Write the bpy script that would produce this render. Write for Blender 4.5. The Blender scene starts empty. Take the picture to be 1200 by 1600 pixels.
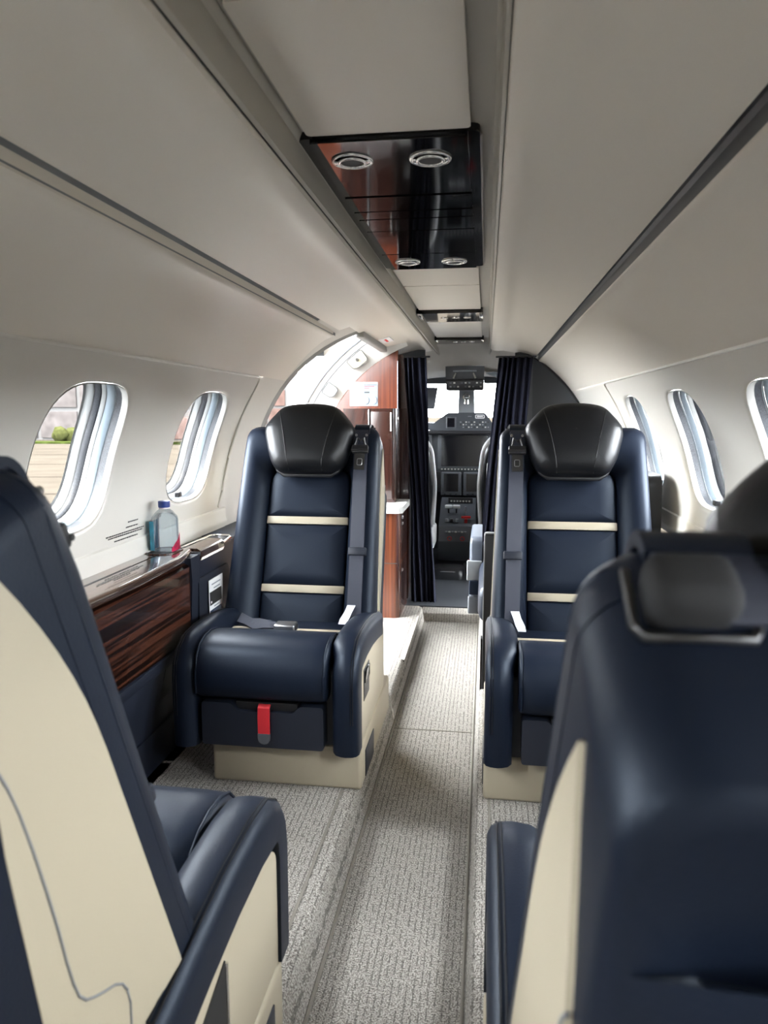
import bpy, bmesh, math, random
from mathutils import Vector, Matrix

random.seed(7)
S = bpy.context.scene
COL = S.collection
R = math.radians

# ------------------------------------------------------------------ camera, world, sun, exposure
FPX = 1120.0                                   # focal length in pixels of the 1200x1600 frame
th = math.atan(152 / FPX)
ps = math.atan(160 / FPX * math.cos(th))
fw = Vector((-math.sin(ps) * math.cos(th), math.cos(ps) * math.cos(th), -math.sin(th)))
rt = Vector((math.cos(ps), math.sin(ps), 0))
up = rt.cross(fw)
cam = bpy.data.objects.new('camera', bpy.data.cameras.new('camera'))
COL.objects.link(cam)
cam.matrix_world = Matrix(((rt.x, up.x, -fw.x, .148), (rt.y, up.y, -fw.y, 0), (rt.z, up.z, -fw.z, 1.06), (0, 0, 0, 1)))
cd = cam.data
cd.lens = 6.86; cd.sensor_fit = 'VERTICAL'; cd.sensor_height = 6.86 / FPX * 1600; cd.sensor_width = 6.86 / FPX * 1200
cd.clip_start = .02; cd.clip_end = 1500
cd.dof.use_dof = True; cd.dof.focus_distance = 2.3; cd.dof.aperture_fstop = 2.0
S.camera = cam

W = bpy.data.worlds.new('sky'); S.world = W; W.use_nodes = True
bg = W.node_tree.nodes['Background']
bg.inputs[0].default_value = (.92, .96, 1.0, 1); bg.inputs[1].default_value = 10.0

sl = bpy.data.lights.new('sun', 'SUN'); sl.energy = 5.0; sl.angle = R(1.5); sl.color = (1, .93, .82)
so = bpy.data.objects.new('sun', sl); COL.objects.link(so)
so.rotation_euler = Vector((.10, .50, -1.0)).to_track_quat('-Z', 'Y').to_euler()

S.view_settings.view_transform = 'Standard'; S.view_settings.look = 'None'
S.view_settings.exposure = 2.3; S.view_settings.gamma = 1; S.view_settings.use_curve_mapping = False
cy = S.cycles
cy.use_denoising = True
cy.max_bounces = 10; cy.diffuse_bounces = 6; cy.glossy_bounces = 5; cy.transmission_bounces = 8; cy.transparent_max_bounces = 16
cy.caustics_reflective = False; cy.caustics_refractive = False
cy.sample_clamp_indirect = 8

def portal(x, y, z, sx, sy, direction):
    l = bpy.data.lights.new('daylight_portal', 'AREA'); l.shape = 'RECTANGLE'; l.size = sx; l.size_y = sy
    o = bpy.data.objects.new('daylight_portal', l); COL.objects.link(o); o.location = (x, y, z)
    o.rotation_euler = Vector(direction).to_track_quat('-Z', 'Y').to_euler(); l.cycles.is_portal = True
for y in (-.49, .16, .81, 1.46, 2.11): portal(-.86, y, 1.0, .44, .44, (1, 0, -.3))
for y in (-.49, .16, .81, 1.46, 2.11, 2.76): portal(.86, y, 1.0, .44, .44, (-1, 0, -.3))
portal(-.95, 3.16, .75, 1.5, .95, (1, 0, -.25))
portal(0, 5.58, 1.18, 1.4, .45, (0, -1, 0))
for s in (-1, 1): portal(s * .80, 5.05, 1.12, .9, .32, (-s, 0, 0))

# ------------------------------------------------------------------ materials
M = {}
def mat(name, col, rough=.5, metal=0, bump=0, bscale=300, coat=0, spec=.5, sheen=0, stretch=None, vary=0):
    m = bpy.data.materials.new(name); m.use_nodes = True
    nt = m.node_tree; p = nt.nodes['Principled BSDF']
    p.inputs['Base Color'].default_value = (*col, 1); p.inputs['Roughness'].default_value = rough
    p.inputs['Metallic'].default_value = metal; p.inputs['Specular IOR Level'].default_value = spec
    p.inputs['Coat Weight'].default_value = coat; p.inputs['Coat Roughness'].default_value = .04
    p.inputs['Sheen Weight'].default_value = sheen
    if bump or vary:
        tc = nt.nodes.new('ShaderNodeTexCoord'); mp = nt.nodes.new('ShaderNodeMapping')
        nt.links.new(tc.outputs['Object'], mp.inputs[0])
        if stretch: mp.inputs['Scale'].default_value = stretch
        nz = nt.nodes.new('ShaderNodeTexNoise'); nz.inputs['Scale'].default_value = bscale; nz.inputs['Detail'].default_value = 3
        nt.links.new(mp.outputs[0], nz.inputs['Vector'])
        if bump:
            b = nt.nodes.new('ShaderNodeBump'); b.inputs['Strength'].default_value = bump; b.inputs['Distance'].default_value = .002
            nt.links.new(nz.outputs['Fac'], b.inputs['Height']); nt.links.new(b.outputs[0], p.inputs['Normal'])
        if vary:
            rp = nt.nodes.new('ShaderNodeValToRGB')
            rp.color_ramp.elements[0].position = .3; rp.color_ramp.elements[1].position = .7
            rp.color_ramp.elements[0].color = (*[c * (1 - vary) for c in col], 1)
            rp.color_ramp.elements[1].color = (*[min(1, c * (1 + vary)) for c in col], 1)
            nt.links.new(nz.outputs['Fac'], rp.inputs[0]); nt.links.new(rp.outputs[0], p.inputs['Base Color'])
    M[name] = m
    return m

mat('navy_leather', (.0056, .0086, .0172), .44, bump=.12, bscale=420, spec=.26)
M['navy_leather'].node_tree.nodes['Principled BSDF'].inputs['Specular Tint'].default_value = (.74, .86, 1, 1)
mat('black_leather', (.006, .0065, .008), .38, bump=.12, bscale=420, spec=.36)
mat('navy_plastic', (.0075, .0105, .020), .48, bump=.05, bscale=500)
mat('navy_panel', (.009, .0125, .024), .5, bump=.05, bscale=400)
mat('beige', (.41, .36, .265), .45, bump=.06, bscale=350)
mat('ceiling_cloth', (.73, .685, .61), .38, bump=.10, bscale=160, stretch=(1, 14, 14), spec=.5)
mat('headliner', (.73, .685, .61), .42, bump=.08, bscale=160, stretch=(14, 1.2, 14), spec=.45)
mat('wall_white', (.64, .615, .565), .48, bump=.03, bscale=300)
mat('trim_white', (.68, .655, .60), .4)
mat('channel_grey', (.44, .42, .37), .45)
mat('dark_gap', (.01, .01, .011), .6)
mat('gloss_black', (.004, .004, .005), .06, coat=0, spec=.5)
mat('black_plastic', (.014, .014, .016), .4)
mat('black_rough', (.010, .010, .011), .8, bump=.4, bscale=900)
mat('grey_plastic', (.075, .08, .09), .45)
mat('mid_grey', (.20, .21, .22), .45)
mat('cockpit_grey', (.045, .050, .058), .5)
mat('chrome', (.75, .74, .72), .12, metal=1)
mat('steel', (.45, .45, .46), .28, metal=1)
mat('dark_steel', (.10, .10, .10), .35, metal=1)
mat('screen', (.004, .004, .006), .12, spec=.6)
mat('belt', (.017, .021, .038), .6, bump=.5, bscale=700, stretch=(6, 1, 1))
mat('red_fabric', (.48, .012, .02), .6, bump=.3, bscale=700)
mat('red_print', (.72, .035, .035), .5)
mat('white_print', (.82, .82, .82), .5)
mat('pale_blue_print', (.50, .60, .70), .5)
mat('black_print', (.02, .02, .02), .6)
mat('navy_print', (.015, .035, .08), .5)
mat('grey_print', (.25, .27, .30), .5)
mat('tag_white', (.72, .75, .80), .6)
mat('marble', (.74, .74, .72), .2, vary=.10, bscale=14, bump=0)
mat('curtain', (.007, .008, .017), .85, bump=.2, bscale=500, spec=.2)
mat('frame_blue', (.12, .145, .165), .3)
mat('frame_pale', (.17, .175, .175), .3)
mat('frame_dark', (.016, .018, .022), .5, vary=.9, bscale=500)
mat('sheepskin', (.62, .63, .63), .95, bump=1.0, bscale=200)
mat('cream', (.55, .54, .49), .6)
mat('jamb_white', (.60, .59, .56), .45)
mat('latch_cream', (.66, .60, .42), .45)
mat('cap_blue', (.012, .035, .19), .35)
mat('label_teal', (.03, .20, .30), .4, vary=.5, bscale=30)
mat('label_pink', (.42, .015, .06), .4, vary=.6, bscale=90)
mat('tarmac', (.0200, .0170, .0134), .9, spec=0, vary=.12, bscale=.6)
mat('joint', (.012, .010, .008), .9, spec=0)
mat('grass', (0.0116, 0.0152, 0.0037), .95, spec=0, vary=.4, bscale=3)
mat('concrete', (0.0325, 0.0289, 0.0275), .9, spec=0, vary=.25, bscale=1.2)
mat('brick_far', (0.0303, 0.0195, 0.0166), .9, spec=0, vary=.2, bscale=2)
mat('orange_paint', (.055, .013, .003), .5, spec=0)
mat('red_paint', (.45, .012, .012), .5)
mat('concrete_joint', (0.0448, 0.0433, 0.0419), .9, spec=0)
mat('drum_white', (.055, .053, .05), .6, spec=0)
mat('cart_red', (.060, .004, .004), .6, spec=0)
mat('placard_paper', (.42, .42, .42), .6, spec=.2)
mat('placard_tint', (.16, .20, .25), .6, spec=.2)
mat('seat_grey', (.05, .06, .08), .5)
mat('liner_matte', (.62, .585, .53), .8, spec=.05)
mat('bezel_grey', (.30, .295, .28), .45)
mat('seam_tan', (.20, .185, .16), .9, spec=.1)
mat('leaf_far', (0.0170, 0.0183, 0.0064), .9, spec=0, vary=.4, bscale=4)

def wood(name, a, b, axis, scale=60, coat=1, rough=.25, lo=.36, hi=.64):
    m = bpy.data.materials.new(name); m.use_nodes = True
    nt = m.node_tree; p = nt.nodes['Principled BSDF']
    tc = nt.nodes.new('ShaderNodeTexCoord'); mp = nt.nodes.new('ShaderNodeMapping')
    nt.links.new(tc.outputs['Object'], mp.inputs[0])
    sc = [1, 1, 1]; sc[axis] = .015; mp.inputs['Scale'].default_value = sc
    nz = nt.nodes.new('ShaderNodeTexNoise'); nz.inputs['Scale'].default_value = scale * 2; nz.inputs['Detail'].default_value = 5
    nt.links.new(mp.outputs[0], nz.inputs['Vector'])
    rp = nt.nodes.new('ShaderNodeValToRGB')
    rp.color_ramp.elements[0].position = lo; rp.color_ramp.elements[1].position = hi
    rp.color_ramp.elements[0].color = (*a, 1); rp.color_ramp.elements[1].color = (*b, 1)
    nt.links.new(nz.outputs['Fac'], rp.inputs[0]); nt.links.new(rp.outputs[0], p.inputs['Base Color'])
    p.inputs['Roughness'].default_value = rough; p.inputs['Coat Weight'].default_value = coat; p.inputs['Coat Roughness'].default_value = .03
    M[name] = m
wood('wood_long', (.006, .0025, .0015), (.062, .020, .011), 1, scale=85, coat=.45, lo=.44, hi=.58)
wood('wood_upright', (.060, .011, .0035), (.105, .022, .0065), 2, scale=45, coat=.25)
wood('wood_mid', (.050, .012, .006), (.12, .034, .014), 2, scale=45, coat=.5)  # same wood as the partition; their difference in daylight is put into the tone
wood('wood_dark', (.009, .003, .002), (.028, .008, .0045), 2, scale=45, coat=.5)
wood('wood_top', (.030, .016, .011), (.070, .040, .028), 1, rough=.2)

def carpet(name):
    m = bpy.data.materials.new(name); m.use_nodes = True
    nt = m.node_tree; p = nt.nodes['Principled BSDF']; L = nt.links.new
    tc = nt.nodes.new('ShaderNodeTexCoord')
    def noise(scale, st, detail=2):
        mp = nt.nodes.new('ShaderNodeMapping'); mp.inputs['Scale'].default_value = st
        n = nt.nodes.new('ShaderNodeTexNoise'); n.inputs['Scale'].default_value = scale; n.inputs['Detail'].default_value = detail
        L(tc.outputs['Object'], mp.inputs[0]); L(mp.outputs[0], n.inputs['Vector']); return n.outputs['Fac']
    def wave(scale, direction):
        w = nt.nodes.new('ShaderNodeTexWave'); w.bands_direction = direction
        w.inputs['Scale'].default_value = scale; w.inputs['Distortion'].default_value = .7; w.inputs['Detail'].default_value = 2; w.inputs['Detail Scale'].default_value = 6
        L(tc.outputs['Object'], w.inputs['Vector']); return w.outputs['Fac']
    def math_(op, a, b):
        n = nt.nodes.new('ShaderNodeMath'); n.operation = op
        for i, v in enumerate((a, b)):
            if isinstance(v, (int, float)): n.inputs[i].default_value = v
            else: L(v, n.inputs[i])
        return n.outputs[0]
    rowx = math_('GREATER_THAN', wave(23, 'X'), .88)
    rowy = math_('GREATER_THAN', wave(30, 'Y'), .90)
    breaks = math_('GREATER_THAN', noise(85, (1.0, .7, 1)), .46)
    breaks2 = math_('GREATER_THAN', noise(95, (.8, 1.0, 1)), .56)
    dash = math_('MAXIMUM', math_('MULTIPLY', rowx, breaks), math_('MULTIPLY', rowy, breaks2))
    fine = noise(330, (1, 1, 1), 3)
    rp = nt.nodes.new('ShaderNodeValToRGB')
    rp.color_ramp.elements[0].position = .36; rp.color_ramp.elements[1].position = .62
    rp.color_ramp.elements[0].color = (.10, .088, .076, 1); rp.color_ramp.elements[1].color = (.49, .46, .415, 1)
    L(fine, rp.inputs[0])
    mx = nt.nodes.new('ShaderNodeMix'); mx.data_type = 'RGBA'
    L(math_('MULTIPLY', dash, .62), mx.inputs[0]); L(rp.outputs[0], mx.inputs[6]); mx.inputs[7].default_value = (.07, .065, .06, 1)
    L(mx.outputs[2], p.inputs['Base Color']); p.inputs['Roughness'].default_value = .95; p.inputs['Specular IOR Level'].default_value = .1
    b = nt.nodes.new('ShaderNodeBump'); b.inputs['Strength'].default_value = .8; b.inputs['Distance'].default_value = .004
    L(math_('SUBTRACT', fine, math_('MULTIPLY', dash, .5)), b.inputs['Height']); L(b.outputs[0], p.inputs['Normal'])
    M[name] = m
carpet('carpet')

def thin_glass(name, tint, gloss):
    m = bpy.data.materials.new(name); m.use_nodes = True
    nt = m.node_tree; nt.nodes.remove(nt.nodes['Principled BSDF'])
    t = nt.nodes.new('ShaderNodeBsdfTransparent'); t.inputs[0].default_value = (*tint, 1)
    g = nt.nodes.new('ShaderNodeBsdfGlossy'); g.inputs['Roughness'].default_value = .02
    lw = nt.nodes.new('ShaderNodeLayerWeight'); lw.inputs[0].default_value = gloss
    mx = nt.nodes.new('ShaderNodeMixShader'); sc = nt.nodes.new('ShaderNodeMath'); sc.operation = 'MULTIPLY'; sc.inputs[1].default_value = .45
    nt.links.new(lw.outputs['Fresnel'], sc.inputs[0]); nt.links.new(sc.outputs[0], mx.inputs[0]); nt.links.new(t.outputs[0], mx.inputs[1]); nt.links.new(g.outputs[0], mx.inputs[2])
    nt.links.new(mx.outputs[0], nt.nodes['Material Output'].inputs[0]); M[name] = m
thin_glass('pane', (.98, .985, .99), .05)
thin_glass('bottle_clear', (.90, .93, .95), .30)

# ------------------------------------------------------------------ mesh helpers
def link(o, parent=None):
    COL.objects.link(o)
    if parent: o.parent = parent
    return o

def ob(name, v, f, m, parent=None, sharp=35, loc=None):
    me = bpy.data.meshes.new(name)
    me.from_pydata([tuple(p) for p in v], [], [tuple(q) for q in f]); me.validate()
    bm = bmesh.new(); bm.from_mesh(me); bmesh.ops.recalc_face_normals(bm, faces=bm.faces); bm.to_mesh(me); bm.free()
    return fin(name, me, m, parent, sharp, loc)

def fin(name, me, m, parent=None, sharp=35, loc=None):
    me.materials.append(M[m])
    me.polygons.foreach_set('use_smooth', [True] * len(me.polygons))
    me.set_sharp_from_angle(angle=R(sharp)); me.update()
    o = bpy.data.objects.new(name, me); link(o, parent)
    if loc: o.location = loc
    return o

def bob(name, bm, m, parent=None, sharp=35, loc=None):
    bmesh.ops.recalc_face_normals(bm, faces=bm.faces)
    me = bpy.data.meshes.new(name); bm.to_mesh(me); bm.free()
    return fin(name, me, m, parent, sharp, loc)

def addbox(bm, x0, x1, y0, y1, z0, z1, bev=0, seg=3, fn=None):
    vs = [bm.verts.new((x, y, z)) for x in (x0, x1) for y in (y0, y1) for z in (z0, z1)]
    fs = [bm.faces.new([vs[i] for i in q]) for q in ((0, 1, 3, 2), (4, 6, 7, 5), (0, 4, 5, 1), (2, 3, 7, 6), (0, 2, 6, 4), (1, 5, 7, 3))]
    if bev:
        es = {e for f in fs for e in f.edges}
        r = bmesh.ops.bevel(bm, geom=list(es), offset=bev, segments=seg, affect='EDGES', profile=.5)
    if fn:
        for w in bm.verts: w.co = fn(w.co)

def box(name, x0, x1, y0, y1, z0, z1, m, parent=None, bev=0, seg=3, fn=None, loc=None):
    x0, x1 = sorted((x0, x1)); y0, y1 = sorted((y0, y1))
    bm = bmesh.new(); addbox(bm, x0, x1, y0, y1, z0, z1, bev, seg, fn)
    return bob(name, bm, m, parent, loc=loc)

def prism(name, poly, a0, a1, axis, m, parent=None, bev=0, seg=2, fn=None):
    """polygon in the plane across `axis`, pushed from a0 to a1"""
    bm = bmesh.new()
    def P(u, v, a): return ((a, u, v), (u, a, v), (u, v, a))[axis]
    lo = [bm.verts.new(P(u, v, a0)) for u, v in poly]; hi = [bm.verts.new(P(u, v, a1)) for u, v in poly]
    n = len(poly)
    bm.faces.new(lo); bm.faces.new(hi)
    for i in range(n): bm.faces.new((lo[i], lo[(i + 1) % n], hi[(i + 1) % n], hi[i]))
    if bev:
        es = [e for e in bm.edges if len(e.link_faces) == 2 and e.calc_face_angle() > .5]
        bmesh.ops.bevel(bm, geom=es, offset=bev, segments=seg, affect='EDGES', profile=.5)
    if fn:
        for w in bm.verts: w.co = fn(w.co)
    return bob(name, bm, m, parent)

def rings(name, rs, m, parent=None, closed=True, caps=True, sharp=35, loc=None):
    n = len(rs[0]); v = [p for r in rs for p in r]; f = []
    for i in range(len(rs) - 1):
        for j in range(n if closed else n - 1):
            k = (j + 1) % n
            f.append((i * n + j, i * n + k, (i + 1) * n + k, (i + 1) * n + j))
    if caps:
        f.append(tuple(range(n))); f.append(tuple((len(rs) - 1) * n + j for j in range(n)))
    return ob(name, v, f, m, parent, sharp, loc)

def tube(name, path, r, m, parent=None, n=8, closed=False):
    path = [Vector(p) for p in path]; rs = []; N = len(path)
    for i, p in enumerate(path):
        a = path[(i - 1) % N] if closed or i else p; b = path[(i + 1) % N] if closed or i < N - 1 else p
        t = (b - a).normalized(); u = t.cross(Vector((.13, .27, .95)))
        if u.length < .1: u = t.cross(Vector((1, 0, 0)))
        u.normalize(); w = t.cross(u)
        rr = r[i] if isinstance(r, (list, tuple)) else r
        rs.append([p + (u * math.cos(2 * math.pi * k / n) + w * math.sin(2 * math.pi * k / n)) * rr for k in range(n)])
    if closed: rs.append(rs[0])
    return rings(name, rs, m, parent, caps=not closed, sharp=60)

def ribbon(name, path, wdir, w, t, m, parent=None):
    """strap: path of points, width direction (one vector or one per point), width, thickness"""
    path = [Vector(p) for p in path]; rs = []; N = len(path)
    for i, p in enumerate(path):
        tg = (path[min(i + 1, N - 1)] - path[max(i - 1, 0)]).normalized()
        wd = Vector(wdir[i] if isinstance(wdir, list) else wdir).normalized(); nn = tg.cross(wd).normalized()
        ww = w[i] if isinstance(w, list) else w
        rs.append([p + wd * a * ww / 2 + nn * b * t / 2 for a, b in ((-1, -1), (1, -1), (1, 1), (-1, 1))])
    return rings(name, rs, m, parent)

def arc(cx, cy_, r, a0, a1, n):
    return [(cx + r * math.cos(R(a0 + (a1 - a0) * i / n)), cy_ + r * math.sin(R(a0 + (a1 - a0) * i / n))) for i in range(n + 1)]

def rrect(x0, x1, y0, y1, r, n=5):
    return arc(x1 - r, y1 - r, r, 0, 90, n) + arc(x0 + r, y1 - r, r, 90, 180, n) + arc(x0 + r, y0 + r, r, 180, 270, n) + arc(x1 - r, y0 + r, r, 270, 360, n)

def roundpoly(pts, r, n=5):
    out = []; N = len(pts)
    for i in range(N):
        p = Vector(pts[i]); a = Vector(pts[i - 1]); b = Vector(pts[(i + 1) % N])
        ri = r[i] if isinstance(r, (list, tuple)) else r
        u = (a - p).normalized(); w = (b - p).normalized()
        s, e = p + u * ri, p + w * ri
        for k in range(n + 1):
            t = k / n; out.append(tuple(s * (1 - t) ** 2 + p * 2 * t * (1 - t) + e * t * t))
    return out

def pillow(name, outline, prof, put, m, parent=None):
    """outline in (a,b); prof list of (scale, n) from rear to front; put(a,b,n)->xyz"""
    cx = sum(p[0] for p in outline) / len(outline); cb = sum(p[1] for p in outline) / len(outline)
    rs = [[put(cx + (a - cx) * s, cb + (b - cb) * s, n) for a, b in outline] for s, n in prof]
    return rings(name, rs, m, parent, sharp=50)

def thing(name, label, cat, loc=(0, 0, 0), group=None, kind=None, rz=0):
    o = bpy.data.objects.new(name, None); o.empty_display_size = .1; link(o); o.location = loc; o.rotation_euler = (0, 0, rz)
    if label: o['label'] = label
    if cat: o['category'] = cat
    if group: o['group'] = group
    if kind: o['kind'] = kind
    return o
def tag(o, label, cat, group=None):
    o['label'] = label; o['category'] = cat
    if group: o['group'] = group
    return o
def struct(o, label=None):
    o['kind'] = 'structure'
    if label: o['label'] = label
    return o
def shell(name, label=None): return struct(thing(name, None, None), label)

def sheet(name, prof, y0, y1, m, parent, side=1, ny=1, sharp=30):
    """profile (x,z) pushed along Y"""
    v = []; f = []; n = len(prof)
    for k in range(ny + 1):
        y = y0 + (y1 - y0) * k / ny
        v += [(side * x, y, z) for x, z in prof]
    for k in range(ny):
        for j in range(n - 1): f.append((k * n + j, k * n + j + 1, (k + 1) * n + j + 1, (k + 1) * n + j))
    return ob(name, v, f, m, parent, sharp)

# ------------------------------------------------------------------ cabin shell
RC, ZC = .775, .72
def hull(side, phi, y, n=0):
    return (side * (RC + n) * math.cos(phi), y, ZC + (RC + n) * math.sin(phi))
PH0, PH1, PHC = math.asin((.66 - ZC) / RC), math.asin((1.190 - ZC) / RC), R(18.5)
AFT, FWD = -1.14, 4.15
WA, WB, WP = .166, .175, 3.3                       # window half sizes and roundness

def wpt(ang, sc=1):
    c, s = math.cos(ang), math.sin(ang)
    k = (abs(c / WA) ** WP + abs(s / WB) ** WP) ** (-1 / WP)
    return c * k * sc, s * k * sc

def cell_mesh(side):
    s0, s1, hy = (PH0 - PHC) * RC, (PH1 - PHC) * RC, .325
    angs = sorted([2 * math.pi * i / 72 for i in range(72)] + [math.atan2(s, y) % (2 * math.pi) for s in (s0, s1) for y in (-hy, hy)])
    rs = []
    for sc, n in ((1, .013), (1.0, .010), (1.012, .005), (1.035, .001), (1.07, 0)):
        rs.append([hull(side, PHC + wpt(a, sc)[1] / RC, wpt(a, sc)[0], n) for a in angs])
    for t in (.25, .5, .75, 1):
        ring = []
        for a in angs:
            c, s = math.cos(a), math.sin(a)
            k = min(hy / abs(c) if abs(c) > 1e-6 else 9, (s1 / s if s > 1e-6 else 9), (s0 / s if s < -1e-6 else 9))
            w = wpt(a, 1.07)
            ring.append(hull(side, PHC + (w[1] + (s * k - w[1]) * t) / RC, w[0] + (c * k - w[0]) * t, 0))
        rs.append(ring)
    return rs

WIN = 0
def window(side, y, label):
    global WIN
    WIN += 1
    w = shell('window_%d' % WIN, label); w.location = (0, y, 0)
    angs = [2 * math.pi * i / 64 for i in range(64)]
    def ringm(nm, prof, m):
        return rings(nm, [[hull(side, PHC + wpt(a, s)[1] / RC, wpt(a, s)[0], n) for a in angs] for s, n in prof], m, w, caps=False, sharp=60)
    ringm('bezel', ((1.002, .006), (.994, .003), (.986, .008), (.982, .018)), 'bezel_grey')
    ringm('gasket', ((.984, .018), (.980, .034)), 'frame_dark')
    ringm('frame', ((.984, .034), (.965, .036), (.960, .056)), 'frame_blue')
    ringm('frame', ((.960, .056), (.950, .057), (.946, .068)), 'frame_pale')
    ringm('gasket', ((.946, .068), (.930, .070), (.925, .084)), 'frame_dark')
    ringm('frame', ((.925, .084), (.905, .086), (.895, .104), (.86, .106)), 'frame_pale')
    for n, s in ((.036, .966), (.104, .90)):
        v = [hull(side, PHC, 0, n)]; f = []; K = len(angs)
        for k in range(1, 5):
            v += [hull(side, PHC + wpt(a, s * k / 4)[1] / RC, wpt(a, s * k / 4)[0], n) for a in angs]
        for j in range(K):
            f.append((0, 1 + j, 1 + (j + 1) % K))
            for k in range(3): f.append((1 + k * K + j, 1 + k * K + (j + 1) % K, 1 + (k + 1) * K + (j + 1) % K, 1 + (k + 1) * K + j))
        ob('pane', v, f, 'pane', w)
    x, _, z = hull(side, PHC - .155 / RC, 0, .012)
    box('shade_pull', x - .008, x + .008, -.05, -.028, z - .006, z + .010, 'black_plastic', w, bev=.003)
    return w

sidew = [(RC * math.cos(PH0 + (PH1 - PH0) * i / 24), ZC + RC * math.sin(PH0 + (PH1 - PH0) * i / 24)) for i in range(25)]
for side, nm, ws in ((-1, 'wall_left', (-.49, .16, .81, 1.46, 2.11)), (1, 'wall_right', (-.49, .16, .81, 1.46, 2.11, 2.76))):
    wl = shell(nm, 'pale cabin sidewall with rounded windows on the %s' % ('door side' if side < 0 else 'side facing the door'))
    proto = None
    for y in ws:
        if proto is None:
            proto = rings('sidewall_panel', cell_mesh(side), 'wall_white', wl, caps=False, sharp=60, loc=(0, y, 0))
        else:
            c = proto.copy(); link(c, wl); c.location = (0, y, 0)
    sheet('sidewall_panel', sidew, AFT - .1, -.49 - .325, 'wall_white', wl, side)
    end = 2.435 if side < 0 else 3.085
    if side > 0: sheet('sidewall_panel', sidew, end, FWD + .1, 'wall_white', wl, side)
    # moulding along the foot of the panels and seam bead along the top
    low = [(RC - .001, .735), (RC - .005, .731), (RC - .0065, .722), (RC - .006, .700), (RC - .010, .690), (RC - .010, .680)]
    sheet('moulding', low, AFT, end, 'trim_white', wl, side)
    tube('seam_bead', [hull(side, PH1 - .004, AFT + .2, -.001)] + [hull(side, PH1 - .004, end - .06, -.001)] + [hull(side, PH1 - .004 - a, end - .06 + b, -.001) for a, b in ((.004, .02), (.015, .032), (.035, .04), (.08, .050), (.2, .053), (.4, .050), (.55, .035), (.62, .0))], .0045, 'trim_white', wl, 6)
    # upper side panel between the wall and the valance
    ps_ = ([(.4275, 1.359)] if side > 0 else [(.4235, 1.3765), (.4262, 1.366)]) + [(.4285, 1.3535), (.433, 1.349), (.440, 1.3465), (.450, 1.3425), (.470, 1.3315)]
    a0, a1 = R(50.5), math.asin((1.190 - ZC) / RC)
    ps_ += [((RC - .002) * math.cos(a0 + (a1 - a0) * i / 14), ZC + (RC - .002) * math.sin(a0 + (a1 - a0) * i / 14)) for i in range(1, 15)]
    sheet('upper_side_panel', ps_, AFT - .1, 2.70 if side < 0 else FWD + .1, 'ceiling_cloth', wl, side)
    for yc in ws:
        box('foot_of_wall', side * .70, side * .79, yc - .32, yc + .32, .05, .10, 'navy_panel', wl)
    for y in ws: window(side, y, None)
for w in [o for o in COL.objects if o.name.startswith('window_')]:
    lb = {4: 'larger rounded cabin window on the door side, beside the close cream-sided seat', 5: 'smaller looking rounded cabin window just above the water bottle',
          9: 'rounded cabin window cut by the edge of the picture, above the nearest seat', 10: 'middle one of the three windows opposite the door',
          11: 'narrow looking cabin window just behind the seat across from the bottle'}.get(int(w.name.split('_')[1]))
    if lb: w['label'] = lb
    elif 'label' in w: del w['label']

ceil = shell('ceiling', 'grey beige cabin ceiling with lowered valances and a centre channel')
for side in (-1, 1):
    val = [(.170, 1.446), (.166, 1.438), (.168, 1.430), (.178, 1.425), (.192, 1.4225), (.205, 1.4205), (.220, 1.4225), (.24, 1.4225), (.29, 1.412), (.35, 1.397), (.405, 1.3800), (.4115, 1.3775), (.4135, 1.381)]
    if side > 0:
        sheet('valance', val, AFT, FWD + .08, 'headliner', ceil, side, sharp=40)
    else:
        sheet('valance', val, AFT, 2.74, 'headliner', ceil, side, sharp=40)
        v2 = val[:10] + [(.372, 1.390), (.374, 1.40)]
        sheet('valance', v2, 2.74, FWD + .08, 'headliner', ceil, side, sharp=40)
    sheet('shadow_gap', [(.4125, 1.380), (.420, 1.381), (.4255, 1.376), (.4275, 1.357)] if side > 0 else [(.4125, 1.380), (.4175, 1.3815), (.4265, 1.372), (.4275, 1.357)], AFT, 2.74 if side < 0 else FWD + .1, 'grey_plastic' if side > 0 else 'mid_grey', ceil, side)  # shade on the riser put into its grey, darker on the right
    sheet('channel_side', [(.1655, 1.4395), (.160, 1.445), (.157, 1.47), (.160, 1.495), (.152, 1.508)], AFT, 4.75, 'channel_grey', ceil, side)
    sheet('valance_gap', [(.171, 1.448), (.1645, 1.4405), (.1645, 1.4375)], AFT, 4.6, 'dark_gap', ceil, side)
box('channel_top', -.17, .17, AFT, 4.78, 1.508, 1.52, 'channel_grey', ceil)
def cpanel(y0, y1):
    o = prism('centre_panel', rrect(-.142, .116, y0, y1, .008, 3), 1.497, 1.507, 2, 'ceiling_cloth', ceil, bev=.0025)
    return o
for y0, y1 in ((-1.1, -.02), (-.012, .790), (.800, 1.178), (2.245, 2.528), (2.536, 3.10), (3.415, 4.195), (4.44, 4.74)): cpanel(y0, y1)
struct(box('wall_back', -.80, .80, AFT - .12, AFT - .06, -.05, 1.56, 'wall_white', None), 'plain pale bulkhead closing the cabin behind the viewer')

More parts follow.
